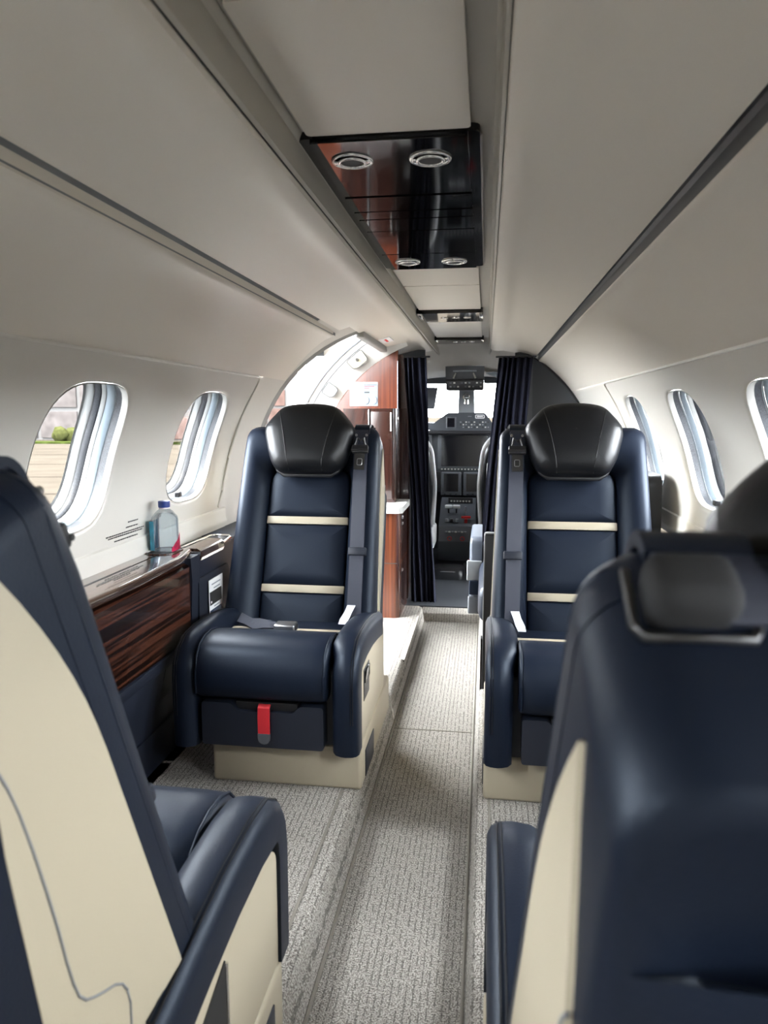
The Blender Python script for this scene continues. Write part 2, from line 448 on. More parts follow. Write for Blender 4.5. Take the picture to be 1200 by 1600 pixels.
# ------------------------------------------------------------------ floor, step, carpet seams
fl = shell('floor', 'grey flecked carpet on aisle and raised seat platforms')
box('aisle_carpet', -.150, .128, AFT, 3.60, -.03, 0.0, 'carpet', fl)
def step(name, x_in, x_top, side, y0, y1, z):
    pr = [(x_in, 0.0), (x_in + (x_top - x_in) * .35, .045), (x_top - .006 * side, z - .014), (x_top - .001 * side, z - .005), (x_top + .008 * side, z), (.045 * side + x_top, z), (.76 * side, z)]
    sheet(name, pr, y0, y1, 'carpet', fl, 1, sharp=60)
step('raised_carpet', -.150, -.170, -1, AFT, 2.355, .10)
step('raised_carpet', -.150, -.168, -1, 2.361, 3.58, .085)
step('raised_carpet', .128, .146, 1, AFT, 3.62, .10)
box('carpet_seam', -.206, -.200, AFT, 2.35, .0985, .1025, 'seam_tan', fl)
box('carpet_seam', .170, .176, AFT, 2.35, .0985, .1025, 'seam_tan', fl)
box('carpet_seam', -.60, -.168, 2.352, 2.364, .08, .1035, 'seam_tan', fl, bev=.002)
for x in (-.1475, .1255): tube('carpet_edge', [(x, AFT, .002), (x, 3.58, .002)], .0045, 'seam_tan', fl, 6)
box('carpet_seam', -.146, .124, 2.305, 2.311, -.001, .0012, 'seam_tan', fl)
box('threshold', -.17, .14, 3.60, 3.72, -.03, .045, 'carpet', fl, bev=.006)
box('cockpit_floor', -.62, .62, 3.72, 5.6, -.03, .05, 'cockpit_grey', fl)
box('entry_floor', -1.0, -.16, 2.76, 3.56, .02, .084, 'carpet', fl)

# ------------------------------------------------------------------ door opening on the left
door = shell('door_1', 'open cabin doorway with white jambs and grey frame, daylight outside')
DY0, DY1 = 2.76, 3.56
a_top = math.acos(.372 / RC)
na = 30
aft_edge = [hull(-1, R(-40) + (a_top - R(-40)) * i / na, 0) for i in range(na + 1)]
def aft_y(i):
    t = i / na
    return DY0 - .02 + max(0, t - .70) ** 2 * 2.6
def strip(name, rows, m, parent, sharp=40): return rings(name, rows, m, parent, closed=False, caps=False, sharp=sharp)
# surround between last wall panel and opening
rowA = []; rowB = []; rowC = []; rowD = []; rowE = []
for i in range(na + 1):
    ph = R(-40) + (a_top - R(-40)) * i / na
    rowA.append(hull(-1, ph, 2.43, .004)); rowB.append(hull(-1, ph, 2.62, .003)); rowC.append(hull(-1, ph, aft_y(i) - .045, -.002))
    rowD.append(hull(-1, ph, aft_y(i) - .02, -.010)); rowE.append(hull(-1, ph, aft_y(i), -.002))
strip('surround', [rowA, rowB, rowC], 'wall_white', door)
strip('frame', [rowC, rowD, rowE], 'bezel_grey', door)
strip('jamb', [rowE, [hull(-1, R(-40) + (a_top - R(-40)) * i / na, aft_y(i) + .015, .12) for i in range(na + 1)]], 'jamb_white', door)
# forward jamb: wide white band facing aft with two latch plates
phs = [R(-40) + (R(70) - R(-40)) * i / na for i in range(na + 1)]
strip('jamb', [[hull(-1, p, DY1 + .10, -.048) for p in phs], [hull(-1, p, DY1 + .09, -.035) for p in phs], [hull(-1, p, DY1 - .0, .055) for p in phs], [hull(-1, p, DY1 - .012, .075) for p in phs], [hull(-1, p, DY1 - .010, .13) for p in phs]], 'jamb_white', door)
tube('jamb_bead', [hull(-1, p, DY1 - .014, .070) for p in phs], .004, 'grey_plastic', door, 6)
tube('jamb_bead', [hull(-1, p, DY1 + .012, .045) for p in phs], .003, 'grey_plastic', door, 6)
for ph, hw_, m_ in ((R(51), .045, 'latch_cream'), (R(36), .030, 'jamb_white')):
    pts = roundpoly([(-hw_, -.020), (-hw_ * .5, -.032), (hw_ * .8, -.032), (hw_, -.02), (hw_, .026), (-hw_, .026)], .008, 3)
    def pp(a, b, n, ph=ph): return hull(-1, ph + a / RC, DY1 + .035 - n - b * .5, b + .012)
    pl = pillow('latch_plate', pts, ((1, -.004), (1, .006), (.92, .009), (.3, .009)), pp, m_, door)
    tube('latch_edge', [pp(a, b, .008) for a, b in pts], .0022, 'grey_plastic', pl, 5, closed=True)
    if m_ == 'latch_cream':
        pillow('latch_pin', arc(0, 0, .009, 0, 345, 11), ((1, .006), (1, .022), (.7, .026)), pp, 'steel', pl)
# header with downstand lip
box('header', -.388, -.352, 2.95, DY1 + .12, 1.372, 1.405, 'bezel_grey', door, bev=.006)
strip('header_soffit', [[(-.36, 2.76, 1.40), (-.36, 3.75, 1.40)], [(-.44, 2.76, 1.52), (-.44, 3.75, 1.52)]], 'jamb_white', door)
strip('sill', [[(-.76, DY0, .085), (-.76, DY1, .085)], [(-1.0, DY0, .06), (-1.0, DY1, .06)]], 'steel', door)
pk = thing('exit_placard', 'small white placard with red lettering on the ceiling above the doorway', 'placard', (-.318, 3.36, 1.4045))
pk.rotation_euler = (0, R(-14), 0)
box('plate', -.026, .026, -.075, .075, -.005, 0, 'white_print', pk)
for k in range(7): box('letter', -.004, .006, -.048 + k * .014, -.039 + k * .014, -.0062, -.0048, 'red_print', pk)

# ------------------------------------------------------------------ seats
BY, BZ, SA, CA = .05, .30, .352, .936
def seat(m):
    """seat facing -y, aisle side at +x*m, origin on the floor under it"""
    t0 = thing('cabin_seat', 'x', 'seat', group='navy leather club seats')
    def bp(x, t, n): return (m * x, BY + SA * t - CA * n, BZ + CA * t + SA * n)
    def mx(c): return Vector((m * c.x, c.y, c.z))
    def bx(name, x0, x1, y0, y1, z0, z1, mt, par=None, bev=0): return box(name, m * x0, m * x1, y0, y1, z0, z1, mt, par or t0, bev)
    # plinth and base
    pl = bx('plinth', -.150, .250, -.290, .240, 0, .118, 'beige', bev=.010)
    bx('access_cover', .249, .2525, -.235, -.10, .012, .085, 'navy_plastic', pl, bev=.0015)
    bx('seat_base', -.215, .222, -.285, .16, .110, .325, 'navy_plastic', bev=.012)
    # front drawer with notched top
    nz = [(-.158, .122), (.160, .122), (.160, .236), (.100, .236), (.082, .216), (-.062, .216), (-.080, .236), (-.158, .236)]
    d = prism('drawer', [(m * a, b) for a, b in roundpoly(nz, .008, 3)], -.332, -.28, 1, 'navy_plastic', t0, bev=.006, seg=3)
    bx('finger_recess', -.07, .09, -.318, -.28, .214, .236, 'dark_gap', d)
    rb = ribbon('pull_tab', [(m * .008, -.326, .235), (m * .008, -.336, .228), (m * .008, -.3385, .20), (m * .008, -.337, .160)], (1, 0, 0), .031, .003, 'red_fabric', d)
    prism('tab_end', [(m * a, b) for a, b in [(-.008, .162)] + arc(.008, .150, .016, 180, 360, 8) + [(.024, .162)]], -.3395, -.335, 1, 'grey_plastic', rb)
    # front roll of the cushion
    prof = [(-.300, .247), (-.328, .248), (-.340, .259), (-.345, .285), (-.342, .320), (-.330, .357), (-.306, .380), (-.270, .392), (-.225, .394), (-.185, .387), (-.155, .372), (-.135, .350), (-.130, .325), (-.2, .30)]
    rs = []
    cy0, cz0 = -.235, .30
    for x, s in ((-.172, .80), (-.170, .93), (-.160, .985), (-.13, 1.0), (0, 1.006), (.13, 1.0), (.160, .985), (.170, .93), (.172, .80)):
        rs.append([(m * (x - .002), cy0 + (a - cy0) * s, cz0 + (b - cz0) * s) for a, b in prof])
    rings('cushion_roll', rs, 'navy_leather', t0, sharp=60)
    for s in (-1, 1):
        tube('piping', [(m * (s * .1655 - .002), cy0 + (a - cy0) * .985, cz0 + (b - cz0) * .985) for a, b in prof[2:12]], .0025, 'navy_leather', t0, 6)
    # seat pan in two pieces with a pale band
    for y0, y1 in ((-.135, -.075), (-.055, .10)):
        pillow('seat_pan', rrect(m * 0 - .175, m * 0 + .175, y0, y1, .006, 2), ((1, .30), (1, .346), (.985, .352), (.90, .356), (.4, .357)), lambda a, b, n: (a, b, n - max(0, b + .1) * .10), 'navy_leather', t0)
    box('pan_band', -.168, .168, -.076, -.054, .30, .353, 'beige', t0, bev=.003)
    # side bolsters: up the front and back along the top
    def bolster(x0, x1, name, low):
        path = [(-.312, low), (-.314, .20), (-.314, .29), (-.308, .325), (-.292, .348), (-.262, .361), (-.20, .367), (-.10, .364), (0, .352), (.10, .335)]
        rs = []; N = len(path)
        for i, (y, z) in enumerate(path):
            a = path[max(i - 1, 0)]; b = path[min(i + 1, N - 1)]
            ty, tz = b[0] - a[0], b[1] - a[1]; l = math.hypot(ty, tz); ny_, nz_ = -tz / l, ty / l      # outward
            w0 = x0 if i > 4 else x0 + (.016 if x0 > 0 else 0)
            h = .031 if i < 5 else .036
            cs = [(w0, -1), (w0 - .002, .2), (w0 + .008, .72), (w0 + .022, .93), ((w0 + x1) / 2, 1.0), (x1 - .016, .92), (x1 - .006, .74), (x1, .35), (x1, -1)]
            if x0 < 0: cs = [(x0, -1), (x0, .35), (x0 + .006, .74), (x0 + .016, .92), ((x0 + x1) / 2, 1), (x1 - .022, .93), (x1 - .008, .72), (x1 + .002, .2), (x1, -1)]
            rs.append([(m * cx, y + ny_ * h * q, z + nz_ * h * q) for cx, q in cs])
        b = rings(name, rs, 'navy_leather', t0, sharp=50)
        for dx in (-.003, .003):
            tube('stitching', [(m * ((x1 - .016 + dx) if x0 > 0 else (x0 + .016 + dx)), y, z) for y, z in
                 [(rs[i][5 if x0 > 0 else 3][1] - (.0006 if i < 5 else 0), rs[i][5 if x0 > 0 else 3][2] + (.0005 if i >= 4 else 0)) for i in range(1, N)]], .0011, 'black_leather', b, 5)
        return b
    bolster(.168, .250, 'side_bolster', .115)
    bolster(-.238, -.172, 'side_bolster', .115)
    bx('outer_side', -.234, -.215, -.30, .14, .115, .34, 'navy_leather', bev=.006)
    # pale side panel with lever recess and chrome slot on the aisle side
    sp = prism('side_panel', roundpoly([(-.282, .112), (.15, .112), (.15, .312), (-.235, .332), (-.282, .30)], [.012, .012, .02, .026, .02], 4), m * .222, m * .2445, 0, 'beige', t0)
    bx('lever_recess', .2435, .2462, -.225, -.140, .215, .300, 'black_plastic', sp, bev=.001)
    bx('lever', .245, .2495, -.218, -.147, .262, .294, 'gloss_black', sp, bev=.002)
    prism('slot', [(-.06, .20), (.14, .215), (.14, .235), (-.06, .30)], m * .2435, m * .2465, 0, 'dark_gap', sp)
    tube('slot_trim', [(m * .247, -.062, .296), (m * .247, -.062, .203), (m * .247, .14, .216)], .0022, 'chrome', sp, 6)
    # backrest frame: ring between outer and inner outline
    def side_seg(h0, h1, ta, tb, r, na_=14, nc=8, nt_=12):
        pts = []
        for i in range(na_): t = ta + (tb - r - ta) * i / (na_ - 1); pts.append((-(h0 + (h1 - h0) * max(0, t) / .66), t))
        hx = -pts[-1][0]
        pts += [(-hx + r - r * math.cos(R(90 * k / nc)), tb - r + r * math.sin(R(90 * k / nc))) for k in range(1, nc + 1)]
        xs = hx - r
        pts += [(-xs + 2 * xs * k / nt_, tb) for k in range(1, nt_)]
        pts += [(-a, b) for a, b in reversed(pts[:na_ + nc])]
        return pts
    OUT = side_seg(.236, .216, -.10, .660, .040)
    INN = side_seg(.131, .131, -.10, .528, .050)
    sec = [(0, -.012), (0, .016), (.04, .032), (.12, .043), (.28, .049), (.52, .046), (.76, .034), (.90, .018), (.97, .006), (1.0, -.004), (1.0, -.03)]
    rs = []
    for b, n in sec:
        row = []
        for (xo, to), (xi, ti) in zip(OUT, INN):
            x = xo + (xi - xo) * b; t = to + (ti - to) * b
            k = 1.0 if abs(xo) > .17 else .25 + .75 * max(0, (abs(xo) - .09) / .08)
            if n > 0: n2 = n * k * (1 if t < .55 else 1 - (t - .55) * 2.2)
            else: n2 = n
            row.append(bp(x, t, n2))
        rs.append(row)
    fr = rings('back_frame', rs, 'navy_leather', t0, closed=False, caps=False, sharp=60)
    tube('frame_piping', [bp(x * .992, t if abs(x) > .2 else t - .002, .013) for x, t in OUT], .0022, 'navy_leather', fr, 6)
    # inset back panels and pale bands
    for k, (ta, tb, top) in enumerate(((-.09, .128, 0), (.150, .343, 0), (.365, .525, 1))):
        ol = roundpoly([(-.130, ta), (.130, ta), (.130, tb), (-.130, tb)], [.003, .003, .05 if top else .003, .05 if top else .003], 6)
        pillow('back_panel', ol, ((1, -.03), (1, -.006), (.985, .002), (.93, .007), (.6, .010), (.2, .011)), bp, 'navy_leather', t0)
    for ta, tb in ((.127, .151), (.342, .366)):
        pillow('pale_band', roundpoly([(-.130, ta), (.130, ta), (.130, tb), (-.130, tb)], .001, 1), ((1, -.02), (1, .006), (.97, .0085), (.5, .0095)), bp, 'beige', t0)
    # shell behind the frame
    def tap(t, q): return .075 * max(0, min(1, (.46 - t) / .34)) * max(0, min(1, q))     # shell narrows towards the rear
    def dep(t): return -(.112 + (.65 - t) * .165)
    rs = []
    for q, sc in ((0, .998), (.5, .995), (.96, .986), (1.03, .968), (1.06, .93), (1.075, .80), (1.085, .5), (1.09, .15)):
        rs.append([bp(x * (sc - tap(t, q)), t if t < .6 else t - (1 - sc) * .35, -.012 + (dep(t) + .012) * q) for x, t in OUT])
    mid = [bp(0 if i > 0 else 0, t, -.012 + (dep(t) + .012) * 1.09) for i, (x, t) in enumerate(OUT)]
    rings('back_shell', rs + [mid], 'navy_leather', t0, closed=False, caps=False, sharp=60)
    # pale inlay down each side
    for s in (-1, 1):
        row0 = []; row1 = []; row2 = []; row3 = []
        for i in range(25):
            t = -.10 + (.612 + .10) * i / 24
            h = .236 + (.216 - .236) * max(0, t) / .66
            e = max(0, (t - .40) / .212); n0 = -.013 - .045 * e ** 2
            n1 = dep(t) * .985; n1 = n0 + (n1 - n0) * (1 - e ** 3.0 * .93)
            def pt(n, d):
                q = (n + .012) / (dep(t) + .012)
                sc = .998 + (.986 - .998) * max(0, q) - tap(t, q)
                return bp(s * (h * sc + d), t, n)
            row0.append(pt(n0, -.002)); row1.append(pt(n0 - .002, .0035)); row2.append(pt(n1 + .002, .0035)); row3.append(pt(n1, -.002))
        inl = strip('side_inlay', [row0, row1, row2, row3], 'beige', t0, 50)
        # groove of the arm cover in the inlay
        g = []
        for Y_, z_ in ((.372, .835), (.390, .840), (.410, .835), (.425, .815), (.445, .764), (.472, .675), (.489, .605), (.502, .572), (.525, .558), (.556, .545), (.570, .522), (.572, .48), (.560, .40)):
            yy = .76 - Y_ - BY; zz = z_ - .1 - BZ
            t = SA * yy + CA * zz; n = -CA * yy + SA * zz
            h = .236 + (.216 - .236) * max(0, t) / .66
            q = (n + .012) / (dep(t) + .012); sc = .998 + (.986 - .998) * max(0, q) - tap(t, q)
            if n > dep(t) * .97: g.append(bp(s * (h * sc + .0036), t, n))
        g = [tuple(Vector(g[i]).lerp(Vector(g[i + 1]), .25 + .5 * k)) for i in range(len(g) - 1) for k in (0, 1)]
        tube('groove', g, .0014, 'mid_grey', inl, 6)
    # rear lower cover in two pieces with a slit between, stitched edge
    for xa, xb in ((.202, .24), (-.24, .196)):
        rs = []
        for k, (q, g_) in enumerate(((.90, 0), (1.24, 0), (1.29, .004), (1.30, .012))):
            row = []
            for i in range(13):
                t = -.09 + (.485 + .09) * i / 12
                row.append((xa + g_, t if i < 12 else t - g_ * .6, q))
            for i in range(12, -1, -1):
                t = -.09 + (.485 + .09) * i / 12
                row.append((xb - g_, t if i < 12 else t - g_ * .6, q))
            def adj(x, t, q):
                h = (.236 + (.216 - .236) * max(0, t) / .66) * (1 - tap(t, 1))
                xx = max(-h, min(h, x)); return bp(xx, t, -.012 + (dep(t) + .012) * q)
            rs.append([adj(*p) for p in row])
        rings('rear_pocket', rs, 'navy_leather', t0, caps=False, sharp=50)
        n = 12
        last = rs[-1]
        ob('rear_pocket_face', last, [(i, i + 1, 24 - i, 25 - i) for i in range(12)], 'navy_leather', t0)
    # headrest
    hx = roundpoly([(-.092, .492), (.092, .492), (.122, .535), (.147, .628), (.136, .655), (.092, .706), (.045, .718), (-.045, .718), (-.092, .706), (-.136, .655), (-.147, .628), (-.122, .535)], [.03, .03, .03, .02, .02, .02, .03, .03, .02, .02, .02, .03], 4)
    hp = ((.30, -.022), (.70, -.020), (.88, -.010), (.97, .012), (1.0, .040), (1.0, .058), (.965, .078), (.89, .094), (.72, .105), (.45, .110), (.15, .1112), (.03, .1113))
    hd = pillow('headrest', hx, hp, bp, 'black_leather', t0)
    hcx = sum(a for a, b in hx) / len(hx); hcb = sum(b for a, b in hx) / len(hx)
    def hn(x, t):
        a = math.atan2(t - hcb, x - hcx); best = 9
        for i in range(len(hx)):
            p, q = hx[i], hx[(i + 1) % len(hx)]
            dx, dy = math.cos(a), math.sin(a); ex, ey = q[0] - p[0], q[1] - p[1]; den = dx * ey - dy * ex
            if abs(den) < 1e-12: continue
            k = ((p[0] - hcx) * ey - (p[1] - hcb) * ex) / den; u = ((p[0] - hcx) * dy - (p[1] - hcb) * dx) / den
            if k > 0 and -1e-6 <= u <= 1 + 1e-6: best = min(best, k)
        sc = min(1, math.hypot(x - hcx, t - hcb) / best); fr_ = hp[5:]
        for (s0, n0), (s1, n1) in zip(fr_, fr_[1:]):
            if s1 <= sc <= s0: return n0 + (n1 - n0) * (s0 - sc) / (s0 - s1)
        return fr_[-1][1]
    for s in (-1, 1):
        tube('seam', [bp(s * (.052 + .042 * ((k / 14) ** 1.3)), .4965 + (.700 - .4965) * k / 14, hn(s * (.052 + .042 * ((k / 14) ** 1.3)), .4965 + (.700 - .4965) * k / 14) + .0002) for k in range(15)], .0014, 'dark_gap', hd, 6)
    tube('headrest_mount', [bp(-.11, .535, .045), bp(-.095, .505, .045), bp(-.075, .490, .045), bp(.075, .490, .045), bp(.095, .505, .045), bp(.11, .535, .045)], .007, 'black_plastic', t0, 8)
    # shoulder belt on the aisle side with guide, bracket, tongue, keeper and tag
    bl = ribbon('shoulder_belt', [bp(.178, .012, .064), bp(.176, .05, .066), bp(.174, .20, .064), bp(.171, .36, .062), bp(.168, .48, .058), bp(.166, .55, .056), bp(.164, .615, .055), bp(.163, .650, .036), bp(.163, .664, .008), bp(.163, .668, -.015), bp(.163, .660, -.035)], (1, 0, 0), [.042] * 6 + [.044] * 5, .004, 'belt', t0)
    bm = bmesh.new(); addbox(bm, .1395, .191, .558, .583, .054, .072, .004, 2, lambda c: Vector(bp(*c))); bob('belt_bracket', bm, 'black_plastic', bl)
    tube('bracket_bar', [bp(.139, .566, .072), bp(.1915, .566, .072)], .0035, 'dark_steel', bl, 8)
    tube('belt_clip', [bp(.150, .583, .062), bp(.157, .606, .068), bp(.166, .596, .070), (bp(.176, .606, .068)), bp(.181, .583, .062)], .004, 'dark_steel', bl, 6)
    for x in (.150, .182): tube('rivet', [bp(x, .618, .054), bp(x, .618, .061)], .004, 'steel', bl, 8)
    rs = [[bp(a, b, .058) for a, b in rrect(.149, .180, .505, .558, .004, 2)], [bp(a, b, .063) for a, b in rrect(.149, .180, .505, .558, .004, 2)]]
    tg = rings('buckle_tongue', rs, 'dark_steel', bl)
    tube('tongue_slot', [bp(a, b, .0635) for a, b in rrect(.158, .173, .520, .540, .003, 2)], .0015, 'steel', tg, 5, closed=True)
    bm = bmesh.new(); addbox(bm, .148, .202, .238, .262, .055, .071, .003, 2, lambda c: Vector(bp(*c))); bob('belt_keeper', bm, 'navy_plastic', bl)
    rs = []
    for i in range(9):
        a = R(-10 + 110 * i / 8)
        rs.append([bp(x, .634 + .034 * math.sin(a), .012 + .032 * math.cos(a)) for x in (.140, .188)] + [bp(x, .634 + .026 * math.sin(a), .012 + .024 * math.cos(a)) for x in (.188, .140)])
    rings('belt_guide', rs, 'navy_leather', bl, sharp=50)
    # webbing roll and metal frame on the rear top corner
    bm = bmesh.new(); addbox(bm, .1530, .1925, .646, .678, -.036, -.002, .010, 4, lambda c: Vector(bp(*c))); bob('belt_webbing', bm, 'black_rough', t0)
    tube('belt_frame', [bp(x, .6615 - (.003 if n < -.03 else 0), n) for x, n in ((.1975, -.002), (.1980, -.036), (.195, -.042), (.151, -.042), (.148, -.036), (.1485, -.002))], .0026, 'dark_steel', t0, 6)
    ribbon('belt_tag', [bp(.168, .088, .070), bp(.162, .068, .080), bp(.154, .046, .092), bp(.149, .030, .100)], (m, 0, 0), [.024, .022, .026, .022], .0015, 'tag_white', bl)
    # lap belt and buckle lying on the pan
    ribbon('lap_belt', [(m * x, y, z) for x, y, z in ((-.165, -.010, .365), (-.12, -.055, .366), (-.09, -.08, .368), (-.06, -.085, .370), (-.03, -.09, .368))], [(.1, 1, .5), (.2, 1, .2), (.2, .8, .6), (.1, 1, .3), (0, 1, .1)], .040, .004, 'belt', t0)
    bk = box('buckle', m * -.030, m * .030, -.118, -.072, .358, .380, 'steel', t0, bev=.005)
    bx('buckle_button', .0295, .034, -.108, -.082, .362, .375, 'black_plastic', bk, bev=.002)
    return t0

def copy_tree(o, parent=None):
    c = o.copy(); COL.objects.link(c); c.parent = parent
    for ch in list(o.children): copy_tree(ch, c)
    return c
sl_ = seat(1); sl_.location = (-.402, 2.0, .098)
sr_ = seat(-1); sr_.location = (.407, 2.0, .098)
nl_ = copy_tree(sr_); nl_.location = (-.402, .70, .098); nl_.rotation_euler.z = math.pi
nr_ = copy_tree(sl_); nr_.location = (.410, .685, .098); nr_.rotation_euler.z = math.pi
def drop(st, names):
    for ch in list(st.children_recursive):
        if ch.name.split('.')[0] in names: bpy.data.objects.remove(ch)
for st in (sl_, sr_): drop(st, ('slot', 'slot_trim'))
drop(nl_, ('lever', 'lever_recess', 'lap_belt', 'buckle_button', 'buckle')); drop(nr_, ('lap_belt', 'buckle_button', 'buckle'))
BACK = ('back_frame', 'back_panel', 'pale_band', 'back_shell', 'side_inlay', 'rear_pocket', 'rear_seam', 'headrest', 'shoulder_belt', 'belt_webbing', 'belt_frame')
def set_back(st, shift, deg):
    """slide and recline the backrest of one seat about its hinge"""
    h = Vector((0, BY, BZ))
    for ch in st.children:
        if ch.name.startswith(BACK):
            ch.matrix_local = Matrix.Translation((0, shift, 0)) @ Matrix.Translation(h) @ Matrix.Rotation(R(-deg), 4, 'X') @ Matrix.Translation(-h)
set_back(nl_, -.06, 0)
set_back(nr_, 0, 6)
sl_['label'] = 'navy leather seat facing the viewer beside the water bottle and open door'
sr_['label'] = 'navy leather seat facing the viewer, across the aisle from the water bottle'
nl_['label'] = 'close navy seat seen from its cream side, beside the dark wood side ledge'
nr_['label'] = 'nearest blurred navy seat seen from behind with black belt webbing on its shoulder'

# ------------------------------------------------------------------ side ledges (consoles)
def ledge(side, label, yend=2.55, bulge=.018):
    c = thing('side_ledge', label, 'side ledge', (side * .70, 1.2, .1))
    def W(x, y, z): return (side * (x - .70), y - 1.2, z - .1)
    def ext(name, poly, y0, y1, m, par=None, bev=0): return prism(name, [(side * (x - .70), z - .1) for x, z in poly], y0 - 1.2, y1 - 1.2, 1, m, par or c, bev)
    ext('body', [(.682, .662), (.775, .662), (.775, .11), (.735, .104), (.728, .20), (.676, .425)], AFT + .1, 1.915, 'navy_panel')
    ext('body', [(.668, .655), (.665, .662), (.775, .662), (.775, .11), (.735, .104), (.728, .20), (.676, .425)], 1.915, yend, 'navy_panel', bev=.004)
    ext('lower_rail', [(.733, .10), (.725, .105), (.719, .215), (.735, .215)], AFT + .1, yend - .05, 'navy_plastic', bev=.002)
    ext('mid_rail', [(.670, .40), (.664, .415), (.666, .430), (.69, .44)], AFT + .1, 1.86, 'navy_plastic', bev=.002)
    ext('wood_front', [(.674, .432), (.668, .436), (.665, .640), (.682, .650), (.682, .432)], AFT + .12, 1.868, 'wood_long', bev=.002)
    # wooden ledge top with rounded nose and stowage slot
    ext('wood_top', [(.772, .664), (.772, .684), (.728, .684), (.728, .664)], AFT + .12, 1.90, 'wood_top')
    ext('slot', [(.729, .664), (.729, .6845), (.7215, .6845), (.7215, .664)], AFT + .12, 1.66, 'dark_gap')
    nose = [(.722, .664), (.722, .684)] + [(.672 + .012 * math.cos(R(a)), .672 + .012 * math.sin(R(a))) for a in (90, 110, 130, 150, 170, 190, 210, 230, 250, 270)] + [(.69, .655)]
    v = []; f = []; ny = 24; n = len(nose)
    for k in range(ny + 1):
        y = AFT + .12 + (1.908 - AFT - .12) * k / ny
        bul = bulge * math.exp(-((y - 1.50) / .32) ** 2) - (.02 * max(0, (y - 1.81) / .1) ** 2)
        v += [W(x - (bul if x < .70 else 0), y, z) for x, z in nose]
    for k in range(ny):
        for j in range(n): f.append((k * n + j, k * n + (j + 1) % n, (k + 1) * n + (j + 1) % n, (k + 1) * n + j))
    f += [tuple(range(n)), tuple(ny * n + j for j in range(n))]
    ob('wood_nose', v, f, 'wood_top', c, 50)
    rs = [[W(a, b, z) for a, b in rrect(.690, .766, 1.800, 1.902, .03, 4)] for z in (.6846, .6852)]
    rings('cup_recess', rs, 'dark_gap', c)
    tube('cup_rim', [W(a, b, .6855) for a, b in rrect(.688, .768, 1.798, 1.904, .03, 4)], .002, 'wood_long', c, 6, closed=True)
    # corner post, folding cup holder with chrome rim and magazine pocket
    ext('corner_post', [(.668, .44), (.660, .60), (.663, .662), (.70, .66), (.70, .44)], 1.872, 1.925, 'navy_plastic', bev=.005)
    rs = [[W(a, b, z) for a, b in rrect(.664, .735, 1.935, 2.215, .02, 4)] for z in (.655, .6665)]
    rings('cup_tray', rs, 'black_plastic', c)
    ext('cup_lid', [(.666, .640), (.661, .650), (.664, .668), (.676, .675), (.716, .675), (.716, .66)], 1.95, 2.13, 'wood_top', bev=.003)
    tube('cup_trim', [W(.662, 2.12, .664), W(.664, 2.19, .668), W(.676, 2.215, .669), W(.72, 2.218, .669), W(.738, 2.205, .669), W(.740, 1.97, .669), W(.73, 1.94, .669)], .0045, 'chrome', c, 8)
    ext('ledge_cap', [(.665, .660), (.775, .660), (.775, .664), (.667, .6645)], 2.22, yend, 'navy_leather', bev=.001)
    ext('pocket', [(.664, .44), (.660, .45), (.659, .58), (.664, .59), (.68, .59), (.68, .44)], 1.915, 2.16, 'navy_plastic', bev=.003)
    ext('outlet', [(.712, .27), (.680, .405), (.690, .41), (.724, .275)], 1.735, 1.815, 'black_plastic', bev=.003)
    return c
lg = ledge(-1, 'dark wood and navy side ledge under the windows with water bottle on top')
lg2 = ledge(1, 'dark wood and navy side ledge under the windows on the side without the bottle', 2.43, .002)

# leaflet standing in the pocket
lf = thing('leaflet', 'white folded leaflet with dark panels standing in the side pocket', 'leaflet', (-.655, 2.03, .462))
box('sheet', .0, .002, -.055, .055, -.02, .112, 'white_print', lf)
box('dark_panel', .002, .0026, -.052, .040, .035, .075, 'black_print', lf)
box('dark_panel', .002, .0026, -.052, .038, -.02, .020, 'navy_print', lf)
for z, a, b in ((.096, -.035, .035), (.083, -.02, .03), (.027, -.02, .02)): box('print_line', .002, .0024, a, b, z - .002, z + .002, 'grey_print', lf)
for z in (.044, -.008): box('print_dot', .0026, .003, -.045, -.039, z - .003, z + .003, 'white_print', lf)
for k in range(4): box('print_line', .0026, .0029, -.03, .03, .002 + k * .004, .0035 + k * .004, 'grey_print', lf)

# printed lines on wall and ledge
def dashes(name, n, put, h, seed, par):
    rnd = random.Random(seed); bm = bmesh.new(); u = 0
    L_ = n
    while u < L_:
        w = min(rnd.uniform(.003, .011), L_ - u)
        for k in range(1):
            q = [put(u, 0), put(u + w, 0), put(u + w, h), put(u, h)]
            bm.faces.new([bm.verts.new(p) for p in q])
        u += w + rnd.uniform(.0012, .0022)
    return bob(name, bm, 'black_print', par)
pw = thing('wall_notice', 'lines of tiny black lettering on the wall under the first window', 'notice', (0, 0, 0))
for k, (y0, ln, z) in enumerate(((1.735, .055, .781), (1.725, .065, .768), (1.625, .20, .757), (1.635, .18, .7515), (1.665, .125, .741))):
    dashes('text_line', ln, lambda u, h, y0=y0, z=z: (-math.sqrt((RC - .0012) ** 2 - (z + h - ZC) ** 2), y0 + u, z + h), .0032, k, pw)
pl2 = thing('ledge_notice', 'lines of tiny dark lettering on the wooden ledge top', 'notice', (0, 0, 0))
for k, (y0, ln, x) in enumerate(((1.50, .16, .712), (1.45, .22, .703), (1.44, .20, .698), (1.50, .08, .690))):
    dashes('text_line', ln, lambda u, h, y0=y0, x=x: (-(x - h), y0 + u, .6849), .0030, 20 + k, pl2)

